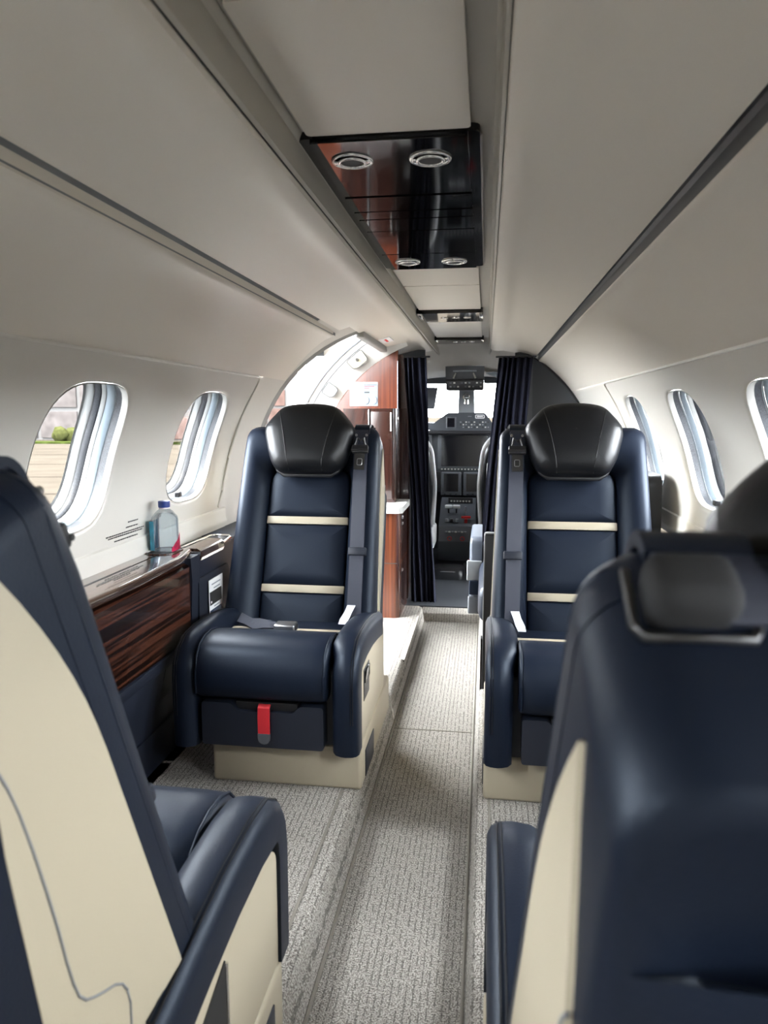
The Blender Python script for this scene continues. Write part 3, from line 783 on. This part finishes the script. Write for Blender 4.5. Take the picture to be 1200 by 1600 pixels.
# water bottle in the cup recess
bt = thing('water_bottle', 'clear square water bottle with blue cap, teal and pink label', 'bottle', (-.727, 1.856, .685))
def sq(r, z, rr=.6): return [(a, b, z) for a, b in rrect(-r, r, -r, r, r * rr, 4)]
rings('body', [sq(.024, .001, .4), sq(.029, .004, .35), sq(.030, .010, .35), sq(.030, .088, .35), sq(.029, .096, .4), sq(.020, .112, .7), sq(.014, .118, .98), sq(.013, .124, .98)], 'bottle_clear', bt, sharp=40)
rings('neck_ring', [sq(.0145, .119, .98), sq(.0145, .122, .98)], 'white_print', bt)
rings('cap', [sq(.0155, .1225, .98), sq(.016, .126, .98), sq(.016, .138, .98), sq(.0145, .140, .98)], 'cap_blue', bt)
ob('label', [(-.0305, -.031, .006), (-.0305, .020, .006), (-.0305, .020, .086), (-.0305, -.031, .086), (-.018, -.031, .006), (-.018, -.031, .086)], [(0, 1, 2, 3), (0, 3, 5, 4)], 'label_teal', bt)
ob('label', [(.0306, -.028, .002), (.0306, .026, .002), (.0306, .026, .050), (.0306, .012, .032), (.0306, -.028, .012)], [(0, 1, 2, 3, 4)], 'label_pink', bt)
rings('water', [sq(.0275, .003, .35), sq(.0285, .010, .35), sq(.0285, .090, .35), sq(.020, .105, .6)], 'bottle_clear', bt)

# ------------------------------------------------------------------ overhead service panel
sp = thing('overhead_service_unit', 'gloss black overhead panel with air outlets between ceiling panels', 'overhead panel', (-.016, 1.70, 1.508), group='gloss black overhead panels')
def PS(x): return x + .016
prism('housing', rrect(-.145, .146, -.514, .518, .014, 4), -.012, .006, 2, 'gloss_black', sp, bev=.002, seg=3)
for y0, y1 in ((-.508, -.224), (-.210, -.114), (-.106, -.052), (-.044, .053), (.061, .300), (.308, .510)):
    prism('slat', rrect(-.127, .127, y0, y1, .005, 2), -.0175, -.010, 2, 'gloss_black', sp, bev=.0018)
for y, g in ((-.217, .008), (-.110, .004), (-.048, .004), (.057, .004), (.304, .004)):
    box('slat_gap', -.128, .128, y - g, y + g, -.0135, -.0118, 'dark_gap', sp)
tube('edge_trim', [(.1455, -.49, -.008), (.1455, .50, -.008)], .004, 'steel', sp, 6)
box('switch_plate', .085, .122, -.20, -.12, -.0182, -.017, 'gloss_black', sp)
def gasper(x, y):
    g = tube('air_outlet', [(x + .033 * math.cos(2 * math.pi * k / 28), y + .033 * math.sin(2 * math.pi * k / 28), -.018) for k in range(28)], .0032, 'chrome', sp, 8, closed=True)
    tube('inner_ring', [(x + .022 * math.cos(2 * math.pi * k / 24), y + .022 * math.sin(2 * math.pi * k / 24), -.021) for k in range(24)], .003, 'chrome', g, 8, closed=True)
    rings('nozzle', [[(x + r * math.cos(2 * math.pi * k / 24), y + r * math.sin(2 * math.pi * k / 24), z) for k in range(24)] for r, z in ((.020, -.018), (.019, -.021), (.006, -.0215))], 'dark_gap', g)
    for s in (-1, 1): box('tab', x + s * .0275 - .004, x + s * .0275 + .004, y - .006, y + .006, -.022, -.018, 'chrome', g, bev=.0015)
for x, y in ((-.071, -.425), (.062, -.418), (-.066, .405), (.066, .412)): gasper(x, y)
for k, (y, d, lb) in enumerate(((3.26, .145, 'gloss black overhead lamp bar, the larger one ahead of the service panel'), (4.32, .115, 'gloss black overhead lamp bar at the cockpit end of the ceiling'))):
    b = thing('lamp_bar', lb, 'overhead panel', (-.014, y, 1.50), group='gloss black overhead panels')
    prism('bar', rrect(-.142, .140, -d, d, .01, 3), -.016, .006, 2, 'gloss_black', b, bev=.005, seg=3)
    for s in (-1, 1): box('end_cap', s * .132 - .008, s * .132 + .008, -d * .8, d * .8, -.019, -.014, 'chrome', b, bev=.002)
    for x in (-.03, .02, .07): tube('reading_light', [(x + .014 * math.cos(2 * math.pi * j / 16), .014 * math.sin(2 * math.pi * j / 16), -.0165) for j in range(16)], .0022, 'chrome', b, 6, closed=True)

# ------------------------------------------------------------------ entry: wooden partition, galley cabinet, curtains
pt = thing('wood_partition', 'reddish glossy wood partition beside the open door', 'partition', (-.40, 3.68, .085))
hullarc = [(-.738 * math.cos(R(a)), ZC + .738 * math.sin(R(a))) for a in range(-38, 61, 3)]
poly = [(-.30, .085)] + [(x, z) for x, z in hullarc if z > .09] + [(-.335, 1.40), (-.30, 1.41)]
prism('panel', [(x + .40, z - .085) for x, z in poly], -.012, .012, 1, 'wood_upright', pt, bev=.002)
tube('edge_trim', [(.100, -.014, z) for z in (.0, .4, .8, 1.245)], .004, 'dark_steel', pt, 6)
st = thing('wood_pillar', 'dark glossy wood post between wood partition and left curtain', 'pillar', (-.25, 3.75, .085))
prism('panel', [(-.048, 0), (.0, 0), (.0, .55), (-.008, 1.0), (-.03, 1.28), (-.062, 1.28), (-.062, .9)], -.03, .03, 1, 'wood_dark', st, bev=.006)
ar = thing('exit_arrow_sticker', 'red curved arrow sticker on the wood partition behind the seat headrest', 'sticker', (-.50, 3.664, .90))
cl = [(.06, .085), (.045, .055), (.036, .02), (.028, -.012), (.008, -.036), (-.012, -.052)]
for nm, w, y, m_, hd_ in (('arrow_border', .026, .0, 'white_print', .034), ('arrow', .019, -.001, 'red_print', .027)):
    L_ = []; R_ = []
    for i, (x, z) in enumerate(cl):
        a = cl[max(i - 1, 0)]; b = cl[min(i + 1, len(cl) - 1)]; tx, tz = b[0] - a[0], b[1] - a[1]; l = math.hypot(tx, tz)
        L_.append((x - tz / l * w / 2, z + tx / l * w / 2)); R_.append((x + tz / l * w / 2, z - tx / l * w / 2))
    ex, ez = cl[-1]; dx, dz = -.78, -.62
    head = [(ex - dz * hd_ * .75, ez + dx * hd_ * .75), (ex + dx * hd_, ez + dz * hd_), (ex + dz * hd_ * .75, ez - dx * hd_ * .75)]
    v = [(p[0], y, p[1]) for p in L_ + R_] + [(p[0], y, p[1]) for p in head]; k = len(cl)
    ob(nm, v, [(i, i + 1, k + i + 1, k + i) for i in range(k - 1)] + [(2 * k, 2 * k + 1, 2 * k + 2)], m_, ar)
pc = thing('door_placard', 'white instruction placard with red heading on the wood partition by the door', 'placard', (-.475, 3.664, 1.165))
ob('sheet', [(a, 0, b) for a, b in ((-.072, -.060), (.072, -.060), (.072, .060), (-.088, .060), (-.088, .024), (-.072, .024))], [(0, 1, 2, 3, 4, 5)], 'placard_paper', pc)
ob('tint', [(a, -.001, b) for a, b in ((-.010, -.058), (.070, -.058), (.070, .052), (.000, .052))], [(0, 1, 2, 3)], 'placard_tint', pc)
for x0, x1, z, h, m_ in ((.003, .068, .046, .002, 'black_print'), (.003, .055, .038, .004, 'red_print'), (.003, .03, .030, .003, 'red_print'), (.000, .070, .020, .002, 'grey_print'), (.003, .030, .008, .007, 'black_print'), (.002, .035, -.005, .004, 'grey_print')):
    box('print_line', x0, x1, -.0022, -.0012, z - h / 2, z + h / 2, m_, pc)
for x in (.012, .052): tube('curved_mark', [(x + .014 * math.cos(R(a)), -.002, -.032 + .017 * math.sin(R(a))) for a in range(-110, 80, 20)], .0035, 'grey_print', pc, 6)

gl = thing('galley_cabinet', 'wooden galley cabinet with white marble counter beside the curtain', 'cabinet', (-.40, 3.45, .085))
def G(x0, x1, y0, y1, z0, z1, nm, m_, par=None, bev=.004): return box(nm, x0 + .40, x1 + .40, y0 - 3.45, y1 - 3.45, z0 - .085, z1 - .085, m_, par or gl, bev)
def col(nm, x0, x1, y0, y1, z0, z1, m_, r, par=None):
    pl = arc(x1 - r, y0 + r, r, -90, 0, 6) + [(x1, y1), (x0, y1), (x0, y0)]
    return prism(nm, [(a + .40, b - 3.45) for a, b in pl], z0 - .085, z1 - .085, 2, m_, par or gl, bev=.002)
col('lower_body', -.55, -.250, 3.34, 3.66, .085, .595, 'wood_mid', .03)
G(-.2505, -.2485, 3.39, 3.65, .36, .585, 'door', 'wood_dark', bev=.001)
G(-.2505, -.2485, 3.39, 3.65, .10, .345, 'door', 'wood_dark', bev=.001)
G(-.54, -.262, 3.3395, 3.342, .352, .356, 'seam', 'dark_gap', bev=0)
for z in (.53, .56, .30): G(-.249, -.243, 3.42, 3.44, z, z + .012, 'latch', 'steel', bev=.001)
col('counter', -.56, -.236, 3.325, 3.66, .597, .628, 'marble', .03)
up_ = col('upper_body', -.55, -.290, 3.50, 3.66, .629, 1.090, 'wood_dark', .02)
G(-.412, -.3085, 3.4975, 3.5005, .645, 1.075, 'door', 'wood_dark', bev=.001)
tube('bar_handle', [(-.312 + .40, 3.494 - 3.45, z - .085) for z in (.98, 1.0, 1.06, 1.07)], .004, 'chrome', gl, 6)
G(-.2915, -.285, 3.56, 3.585, 1.03, 1.05, 'latch', 'chrome', bev=.003)
G(-.425, -.419, 3.494, 3.50, .70, 1.085, 'edge_strip', 'steel', bev=.001)

def curtain(name, label, top, bot, nfold, amp, zt, zb, yt, yb, mids=()):
    rs = []; N = nfold * 10; K = 16
    for k in range(K + 1):
        t = k / K; z = zt + (zb - zt) * t; ring = []
        a = top[0] + (bot[0] - top[0]) * t; b = top[1] + (bot[1] - top[1]) * t
        for tm, da, db in mids:
            g_ = math.exp(-((t - tm) / .22) ** 2); a += da * g_; b += db * g_
        for i in range(N + 1):
            u = i / N
            ring.append((a + (b - a) * u + .004 * math.sin(9 * u + 3 * t), yt + (yb - yt) * t + amp * (.7 + .3 * math.sin(5 * u + 2 * t)) * math.sin(2 * math.pi * nfold * u + 1.2 * math.sin(3 * t + 4 * u)), z))
        rs.append(ring)
    t_ = thing(name, label, 'curtain', ((top[0] + top[1]) / 2, yt, zb))
    o = rings('cloth', [[(x - t_.location.x, y - yt, z - zb) for x, y, z in r] for r in rs], 'curtain', t_, closed=False, caps=False, sharp=80)
    so_ = o.modifiers.new('thick', 'SOLIDIFY'); so_.thickness = .004
    tube('rail', [(top[0] - t_.location.x - .02, 0, zt - zb + .004), (top[1] - t_.location.x + .02, 0, zt - zb + .004)], .005, 'black_plastic', t_, 6)
    return t_
curtain('curtain', 'dark navy curtain gathered beside the wooden galley cabinet', (-.322, -.178), (-.235, -.098), 5, .022, 1.365, .012, 3.93, 3.80, ((.55, .02, -.012),))
curtain('curtain', 'dark navy curtain gathered on the side of the dark bulkhead', (.212, .385), (.085, .30), 6, .022, 1.362, .06, 3.95, 3.90, ((.75, .01, .0),))

bk = struct(thing('wall_forward_right', None, None, (.45, 4.12, 0)), 'dark charcoal arched bulkhead panel behind the seat across from the door')
arcp = [((RC - .005) * math.cos(R(a)), ZC + (RC - .005) * math.sin(R(a))) for a in range(-45, 66, 3)]
prism('panel', [(x - .45, z) for x, z in [(.30, .05)] + [(x, z) for x, z in arcp if z > .05] + [(.30, 1.40)]], -.012, .012, 1, 'cockpit_grey', bk, bev=.002)
tube('edge_trim', [(x - .45, -.014, z) for x, z in [(a * .993, ZC + (b - ZC) * .993) for a, b in arcp if b > .3]], .006, 'black_plastic', bk, 6)
prism('pilaster', [(-.105, .05), (-.06, .05), (-.05, 1.0), (-.055, 1.34), (-.10, 1.35)], -.03, -.012, 1, 'grey_plastic', bk, bev=.004)
bl_ = struct(thing('wall_forward_left', None, None, (-.45, 4.12, 0)), 'dark bulkhead behind the wood partition and curtain beside the door')
prism('panel', [(-x + .45, z) for x, z in [(.20, .05)] + [(x, z) for x, z in arcp if z > .05] + [(.20, 1.44)]], -.012, .012, 1, 'cockpit_grey', bl_)
box('forward_wall', -.33, -.05, -.44, -.02, .06, 1.36, 'cockpit_grey', bl_)

# ------------------------------------------------------------------ side-facing seat across from the door
sf = thing('side_facing_seat', 'dark side-facing seat with wood trim and slab armrest behind the aisle seat', 'seat', (.42, 2.85, .10))
def F(x0, x1, y0, y1, z0, z1, nm, m_, par=None, bev=.01): return box(nm, x0 - .42, x1 - .42, y0 - 2.85, y1 - 2.85, z0 - .10, z1 - .10, m_, par or sf, bev)
F(.148, .60, 2.45, 2.505, .02, .655, 'armrest_slab', 'black_plastic', bev=.008)
F(.142, .150, 2.458, 2.498, .03, .28, 'slab_insert', 'dark_gap', bev=.001)
F(.20, .66, 2.52, 3.55, .10, .30, 'base', 'navy_plastic')
F(.13, .62, 2.52, 3.55, .30, .46, 'cushion', 'navy_leather', bev=.05)
pillow('backrest', roundpoly([(2.46, .44), (3.5, .44), (3.5, .862), (2.46, .862)], [.02, .02, .05, .05], 5), ((1, .735), (1, .665), (.985, .645), (.94, .635), (.5, .63)), lambda a, b, n: (n - .42 - (b - .44) * .02, a - 2.85, b - .10), 'black_leather', sf)
prism('wood_trim', [(a - .42, b - .10) for a, b in ((.650, .79), (.664, .74), (.685, .66), (.690, .60), (.676, .60), (.662, .66), (.652, .72))], 2.448 - 2.85, 2.458 - 2.85, 1, 'beige', sf, bev=.001)
pillow('front_panel', roundpoly([(3.02, .225), (3.42, .225), (3.42, .545), (3.02, .545)], .03, 4), ((1, .14), (1, .100), (.97, .092), (.8, .088)), lambda a, b, n: (n - .42, a - 2.85, b - .10), 'seat_grey', sf)
F(.078, .142, 3.005, 3.03, .36, .445, 'strap', 'mid_grey', bev=.004)
F(.088, .142, 3.0, 3.018, .30, .36, 'panel_shadow', 'navy_leather', bev=.004)
F(.084, .142, 3.0, 3.02, .215, .295, 'foot', 'grey_plastic', bev=.008)

# ------------------------------------------------------------------ cockpit
ck = shell('wall_front', 'cockpit liner and windscreen surround at the front of the aircraft')
# ceiling liner from the cabin edge down to the windscreen header, closed above
AX = [-.80 + 1.60 * i / 32 for i in range(33)]
rs = []
for y, zt in ((4.19, 1.536), (4.36, 1.514), (4.50, 1.492), (4.62, 1.474), (4.76, 1.456), (4.90, 1.436), (5.05, 1.408), (5.20, 1.375), (5.33, 1.345), (5.44, 1.322)):
    kk = .31 - .21 * max(0, min(1, (y - 4.36) / .5))
    rs.append([(x, y, zt - (abs(x) / .62) ** 2.3 * kk) for x in AX])
o = rings('liner', rs, 'liner_matte', ck, closed=False, caps=False, sharp=80)
so_ = o.modifiers.new('thick', 'SOLIDIFY'); so_.thickness = .02; so_.offset = 1
rings('end_closure', [[(x, 4.185, 1.82) for x in AX], [(x, 4.195, 1.53 - (abs(x) / .62) ** 2.3 * .31) for x in AX]], 'liner_matte', ck, closed=False, caps=False)
box('roof_closure', -.85, .85, AFT - .12, 5.62, 1.80, 1.83, 'liner_matte', ck)
box('brow_closure', -.85, .85, 5.50, 5.54, 1.34, 1.82, 'cockpit_grey', ck)
for s in (-1, 1): box('side_closure', s * .80, s * .83, 4.0, 5.6, 1.26, 1.82, 'cockpit_grey', ck)
for s in (-1, 1):
    box('side_pillar', s * .70, s * .82, 4.0, 4.62, .9, 1.30, 'cockpit_grey', ck)
    box('pane', s * .745, s * .750, 4.62, 5.5, .97, 1.27, 'pane', ck)
for s in (-1, 1):
    box('side_liner', s * .66, s * .72, 4.1, 5.7, .0, .98, 'cockpit_grey', ck)
    box('header', s * .125, s * .68, 5.36, 5.42, 1.286, 1.345, 'cockpit_grey', ck, bev=.01)
    box('skirt', s * .0, s * .70, 5.40, 5.6, .0, 1.0, 'cockpit_grey', ck)
prism('centre_post', [(-.062, 1.02), (.062, 1.02), (.055, 1.34), (-.055, 1.34)], 5.40, 5.47, 1, 'mid_grey', ck, bev=.01)
for s in (-1, 1):
    ob('pane', [(s * .04, 5.52, 1.0), (s * .72, 5.40, 1.0), (s * .72, 5.30, 1.36), (s * .04, 5.42, 1.36)], [(0, 1, 2, 3)], 'pane', ck)

oh = thing('overhead_switch_panel', 'black overhead switch panel with two chrome levers above the windscreen', 'control panel', (-.004, 5.12, 1.22))
prism('upper_housing', roundpoly([(-.135, .075), (.130, .075), (.132, .19), (.10, .205), (-.10, .205), (-.137, .19)], .01, 3), -.02, .12, 1, 'black_plastic', oh, bev=.006)
box('lower_housing', -.132, .130, -.045, .06, .008, .085, 'black_plastic', oh, bev=.012)
box('label_strip', -.085, .080, -.0225, -.019, .135, .147, 'mid_grey', oh, bev=.002)
for x in (-.065, .058):
    tube('lever', [(x, -.02, .125), (x - .010 * (1 if x < 0 else -1), -.035, .105), (x - .016 * (1 if x < 0 else -1), -.04, .088)], .007, 'chrome', oh, 6)
for r_ in range(2):
    for k in range(9):
        if (k + r_) % 4 != 3: box('switch', -.105 + k * .026, -.092 + k * .026, -.0485, -.044, .028 + r_ * .026, .038 + r_ * .026, ('mid_grey', 'grey_plastic', 'cream')[(k + r_) % 3], oh, bev=.001)
cp = thing('compass_bracket', 'small chrome bracket hanging on the windscreen centre post', 'bracket', (0, 5.38, 1.14))
for s in (-1, 1):
    tube('arm', [(s * .004, 0, .075), (s * .022, -.004, .058), (s * .022, -.006, .038), (s * .008, -.006, .030), (s * .012, -.004, .0)], .006, 'chrome', cp, 6)
tube('cross_bar', [(-.022, -.005, .045), (.022, -.005, .045)], .005, 'chrome', cp, 6)
vs = thing('sun_visor', 'grey tinted sun visor hanging in the windscreen by the left curtain', 'visor', (-.30, 5.25, 1.10))
prism('blade', roundpoly([(-.14, 0), (.075, 0), (.098, .155), (-.14, .155)], .012, 3), -.004, .004, 1, 'grey_plastic', vs)
vs2 = thing('sun_visor', 'pale visor folded against the header beside the overhead switch panel', 'visor', (.22, 5.22, 1.33))
prism('blade', roundpoly([(-.085, .02), (.09, -.045), (.09, -.02), (-.02, .03)], .006, 3), -.06, .02, 1, 'frame_blue', vs2)

ip = thing('instrument_panel', 'black cockpit instrument panel with large blank display', 'instrument panel', (-.01, 5.22, .30))
prism('glareshield', roundpoly([(-.245, .645), (.225, .645), (.215, .68), (.150, .775), (-.115, .775), (-.240, .68)], .015, 3), -.05, .18, 1, 'cockpit_grey', ip, bev=.006)
box('hood_lip', -.27, .25, -.07, .10, .622, .648, 'black_plastic', ip, bev=.006)
box('main_panel', -.60, .60, -.01, .10, .20, .63, 'cockpit_grey', ip, bev=.004)
for s, x in ((-1, -.40), (1, .42)):
    box('bezel', x - .17, x + .17, -.022, -.008, .375, .618, 'grey_plastic', ip, bev=.004)
    box('display', x - .15, x + .15, -.025, -.02, .39, .605, 'screen', ip)
b_ = box('bezel', -.185, .195, -.024, -.008, .375, .620, 'grey_plastic', ip, bev=.004)
box('display', -.158, .168, -.027, -.022, .392, .612, 'screen', b_)
for k in range(14): box('key', -.16 + k * .024, -.148 + k * .024, -.027, -.023, .366, .374, 'cream', ip)
bx_ = box('standby_bezel', -.125, -.055, -.056, -.046, .665, .745, 'grey_plastic', ip, bev=.003)
box('standby_display', -.117, -.066, -.0585, -.054, .673, .737, 'screen', bx_)
for r_ in range(3):
    for k in range(11):
        if (k * 3 + r_ * 5) % 7 != 0: box('button', -.028 + k * .0195, -.017 + k * .0195, -.0545, -.049, .668 + r_ * .018, .676 + r_ * .018, ('cream', 'mid_grey', 'black_plastic')[(k + 2 * r_) % 3], ip)
tube('name_frame', [(a, -.052, b) for a, b in rrect(.082, .143, .736, .758, .004, 2)], .0022, 'white_print', ip, 6, closed=True)
for k in range(6): box('letter', .092 + k * .0072, .097 + k * .0072, -.053, -.049, .742, .752, 'white_print', ip)
for k in range(5): box('letter', .028 + k * .0055, .0315 + k * .0055, -.053, -.049, .746, .751, 'mid_grey', ip)
for x in (-.085, .075):
    q = box('side_bezel', x - .072, x + .072, -.06, -.02, .180, .350, 'grey_plastic', ip, bev=.006)
    box('small_display', x - .052, x + .052, -.0625, -.058, .212, .340, 'screen', q)
    for k in range(3): box('knob', x - .05 + k * .04, x - .035 + k * .04, -.066, -.058, .188, .198, 'black_plastic', q)
box('left_switches', -.235, -.165, -.03, -.008, .26, .35, 'black_plastic', ip)
box('switch_cap', -.222, -.20, -.036, -.028, .30, .325, 'cream', ip)

pd = thing('centre_pedestal', 'grey centre pedestal with white levers and red handle between pilot seats', 'pedestal', (-.036, 4.95, .05))
prism('body', [(.20, .03), (.20, .42), (.10, .40), (-.16, .26), (-.20, .17), (-.20, .10), (-.16, .03)], -.122, .122, 0, 'cockpit_grey', pd, bev=.008)
prism('face', [(-.16, .262), (-.205, .17), (-.214, .17), (-.168, .268)], -.118, .118, 0, 'grey_plastic', pd, bev=.002)
def slope(u): return (-.16 + .26 * u, .262 + .14 * u)      # (y,z) along the sloped deck
for x in (-.062, -.008):
    q = tube('lever', [(x, slope(.55)[0], slope(.55)[1]), (x, slope(.55)[0] - .015, slope(.55)[1] + .040)], .006, 'black_plastic', pd, 6)
    box('lever_grip', x - .025, x + .025, slope(.55)[0] - .03, slope(.55)[0] + .0, slope(.55)[1] + .03, slope(.55)[1] + .055, 'sheepskin', q, bev=.006)
tube('flap_lever', [(.055, slope(.45)[0], slope(.45)[1]), (.055, slope(.45)[0] - .01, slope(.45)[1] + .06)], .005, 'steel', pd, 6)
q = box('red_handle', .028, .092, slope(.25)[0] - .012, slope(.25)[0] + .012, slope(.25)[1] + .015, slope(.25)[1] + .030, 'red_paint', pd, bev=.004)
box('red_stem', .050, .070, slope(.2)[0] - .01, slope(.2)[0] + .01, slope(.2)[1] - .02, slope(.2)[1] + .02, 'red_paint', q)
for k, x in enumerate((-.07, -.035, .0)): box('trim_switch', x - .010, x + .010, slope(.18)[0] - .012, slope(.18)[0] + .012, slope(.18)[1], slope(.18)[1] + .022, ('mid_grey', 'black_plastic', 'mid_grey')[k], pd, bev=.003)
box('radio_face', -.07, .10, .085, .105, .39, .43, 'black_plastic', pd)
for k in range(7): box('key', -.055 + k * .021, -.043 + k * .021, .080, .086, .402, .412, 'cream', pd)
for k in range(7): box('key', -.075 + k * .021, -.060 + k * .021, -.200, -.185, .228, .236, 'cream' if k % 2 else 'mid_grey', pd)
for x in (-.045, .040): tube('knob_ring', [(x + .013 * math.cos(2 * math.pi * j / 14), -.212, .190 + .013 * math.sin(2 * math.pi * j / 14)) for j in range(14)], .003, 'red_paint', pd, 6, closed=True)

def pilot_seat(xc, label, aisle):
    p = thing('pilot_seat', label, 'seat', (xc, 4.62, .05), group='pilot seats')
    ol = roundpoly([(-.185, .22), (.185, .22), (.205, .55), (.18, .80), (.11, .88), (-.11, .88), (-.18, .80), (-.205, .55)], .05, 4)
    pillow('seat_back', ol, ((.9, -.05), (1, -.03), (1, .03), (.95, .05), (.5, .055)), lambda a, b, n: (a, n + (b - .22) * -.10, b), 'black_leather', p)
    tube('sheepskin_edge', [(a * 1.02, (b - .22) * -.10 + .03, b * 1.005) for a, b in ol], .022, 'sheepskin', p, 8, closed=True)
    box('back_cover', -.17, .17, -.115, -.075, .50, .72, 'cream', p, bev=.02)
    box('armrest', aisle * .192, aisle * .222, -.12, .12, .16, .30, 'sheepskin', p, bev=.018)
    box('cushion', -.17, .17, .0, .40, .14, .26, 'black_leather', p, bev=.04)
    box('base', -.16, .16, .02, .36, 0, .14, 'black_plastic', p, bev=.01)
    return p
pilot_seat(-.388, 'dark pilot seat with white sheepskin edge beside the left curtain', 1)
pilot_seat(.325, 'dark pilot seat with white sheepskin edge beside the right curtain', -1)
bgx = thing('flight_bag', 'low black bag lying on the cockpit floor', 'bag', (-.07, 4.42, .05))
pillow('body', roundpoly([(-.10, -.08), (.10, -.08), (.10, .08), (-.10, .08)], .04, 4), ((1, 0), (1.03, .02), (1, .055), (.85, .07), (.4, .074)), lambda a, b, n: (a, b, n), 'black_leather', bgx)
tube('zip', [(-.07, -.075, .05), (0, -.083, .052), (.07, -.075, .05)], .003, 'steel', bgx, 6)
hs = thing('headset', 'dark headset with red details on the cockpit floor by the pedestal', 'headset', (.09, 4.50, .05))
for s in (-1, 1): pillow('ear_cup', arc(0, .045, .04, 0, 340, 12), ((.9, -.02), (1, 0), (.9, .02), (.4, .024)), lambda a, b, n, s=s: (s * .05 + n, a, b), 'black_plastic', hs)
tube('band', [(.05 * math.cos(R(a)), .0, .045 + .07 * math.sin(R(a))) for a in range(0, 181, 20)], .006, 'red_paint', hs, 6)

# ------------------------------------------------------------------ outside
gr = struct(ob('ground', [(-400, -300, -1), (400, -300, -1), (400, 600, -1), (-400, 600, -1)], [(0, 1, 2, 3)], 'tarmac'), 'sunlit pale tarmac apron outside the aircraft')
u = Vector((1, .18, 0)).normalized(); w_ = Vector((-u.y, u.x, 0))
for k, d in enumerate((9, 12.5, 16, 21, 27, 34, 40)):
    c = w_ * d + Vector((-12 - d * .3, 0, -.995)); a = c - u * 26; b = c + u * 26
    hw_ = .05 + .003 * d
    ob('pavement_joint', [a - w_ * hw_, b - w_ * hw_, b + w_ * hw_, a + w_ * hw_], [(0, 1, 2, 3)], 'joint', gr)
gs = thing('grass_verge', 'strip of green grass along the edge of the tarmac', 'grass', (-30, 50, -1)); gs['kind'] = 'stuff'
box('turf', -60, 25, -2.5, -.5, 0, .12, 'grass', gs)
def far_wall(name, label, x0, x1, y, h, m_, nx, nz, gap):
    b = thing(name, label, 'building', ((x0 + x1) / 2, y, -1)); c = (x0 + x1) / 2
    box('core', x0 - c, x1 - c, .3, 4, 0, h, 'concrete_joint', b)
    dx = (x1 - x0) / nx; dz = h / nz
    for i in range(nx):
        for j in range(nz):
            box('wall_panel', x0 - c + dx * i + gap, x0 - c + dx * (i + 1) - gap, .15, .32, dz * j + gap, dz * (j + 1) - gap, m_, b)
    return b
far_wall('concrete_building', 'pale concrete panelled building beyond the grass seen through the window', -62, -22, 55, 7.5, 'concrete', 11, 3, .18)
far_wall('brick_building', 'pinkish brick building seen through the open doorway', -19.5, -14.0, 50, 5.2, 'brick_far', 4, 4, .10)
bd = thing('traffic_drum', 'orange and white traffic drum at the edge of the grass', 'traffic drum', (-27.2, 46.3, -1))
def cyl_(r0, r1, z0, z1): return [[(r * math.cos(2 * math.pi * k / 16), r * math.sin(2 * math.pi * k / 16), z) for k in range(16)] for r, z in ((r0, z0), (r1, z1))]
for k, m_ in enumerate(('orange_paint', 'drum_white', 'orange_paint')): rings('band', cyl_(.42 - .02 * k, .40 - .02 * k, k * .33, k * .33 + .32), m_, bd)
tr = thing('service_cart', 'orange-red service cart parked on the tarmac seen through the second window', 'cart', (-21.0, 48.0, -1))
box('body', -1.6, 1.2, -.8, .8, .35, 1.9, 'brick_far', tr, bev=.08); box('red_end', 1.2, 1.7, -.7, .7, 0.3, 1.0, 'cart_red', tr, bev=.05)
for x in (-1.1, .8): rings('wheel', [[(x + .33 * math.cos(2 * math.pi * k / 16), yy, .33 + .33 * math.sin(2 * math.pi * k / 16)) for k in range(16)] for yy in (-.85, -.65)], 'black_plastic', tr)
hg = thing('hedge', 'rounded green bush in front of the concrete building', 'bush', (-30.5, 52.5, -1.0))
rnd = random.Random(3); bm = bmesh.new()
for k in range(14):
    m4 = Matrix.Translation((rnd.uniform(-4, 2.5), rnd.uniform(-.5, .5), rnd.uniform(.2, .6))) @ Matrix.Scale(rnd.uniform(.4, .8), 4)
    bmesh.ops.create_icosphere(bm, subdivisions=2, radius=1, matrix=m4)
for v in bm.verts: v.co += Vector((rnd.uniform(-.12, .12), rnd.uniform(-.12, .12), rnd.uniform(-.12, .12)))
bob('foliage', bm, 'leaf_far', hg, 80)
far_wall('hangar', 'pale panelled hangar far off on the side away from the door', 26, 60, 40, 7, 'concrete', 8, 3, .2)
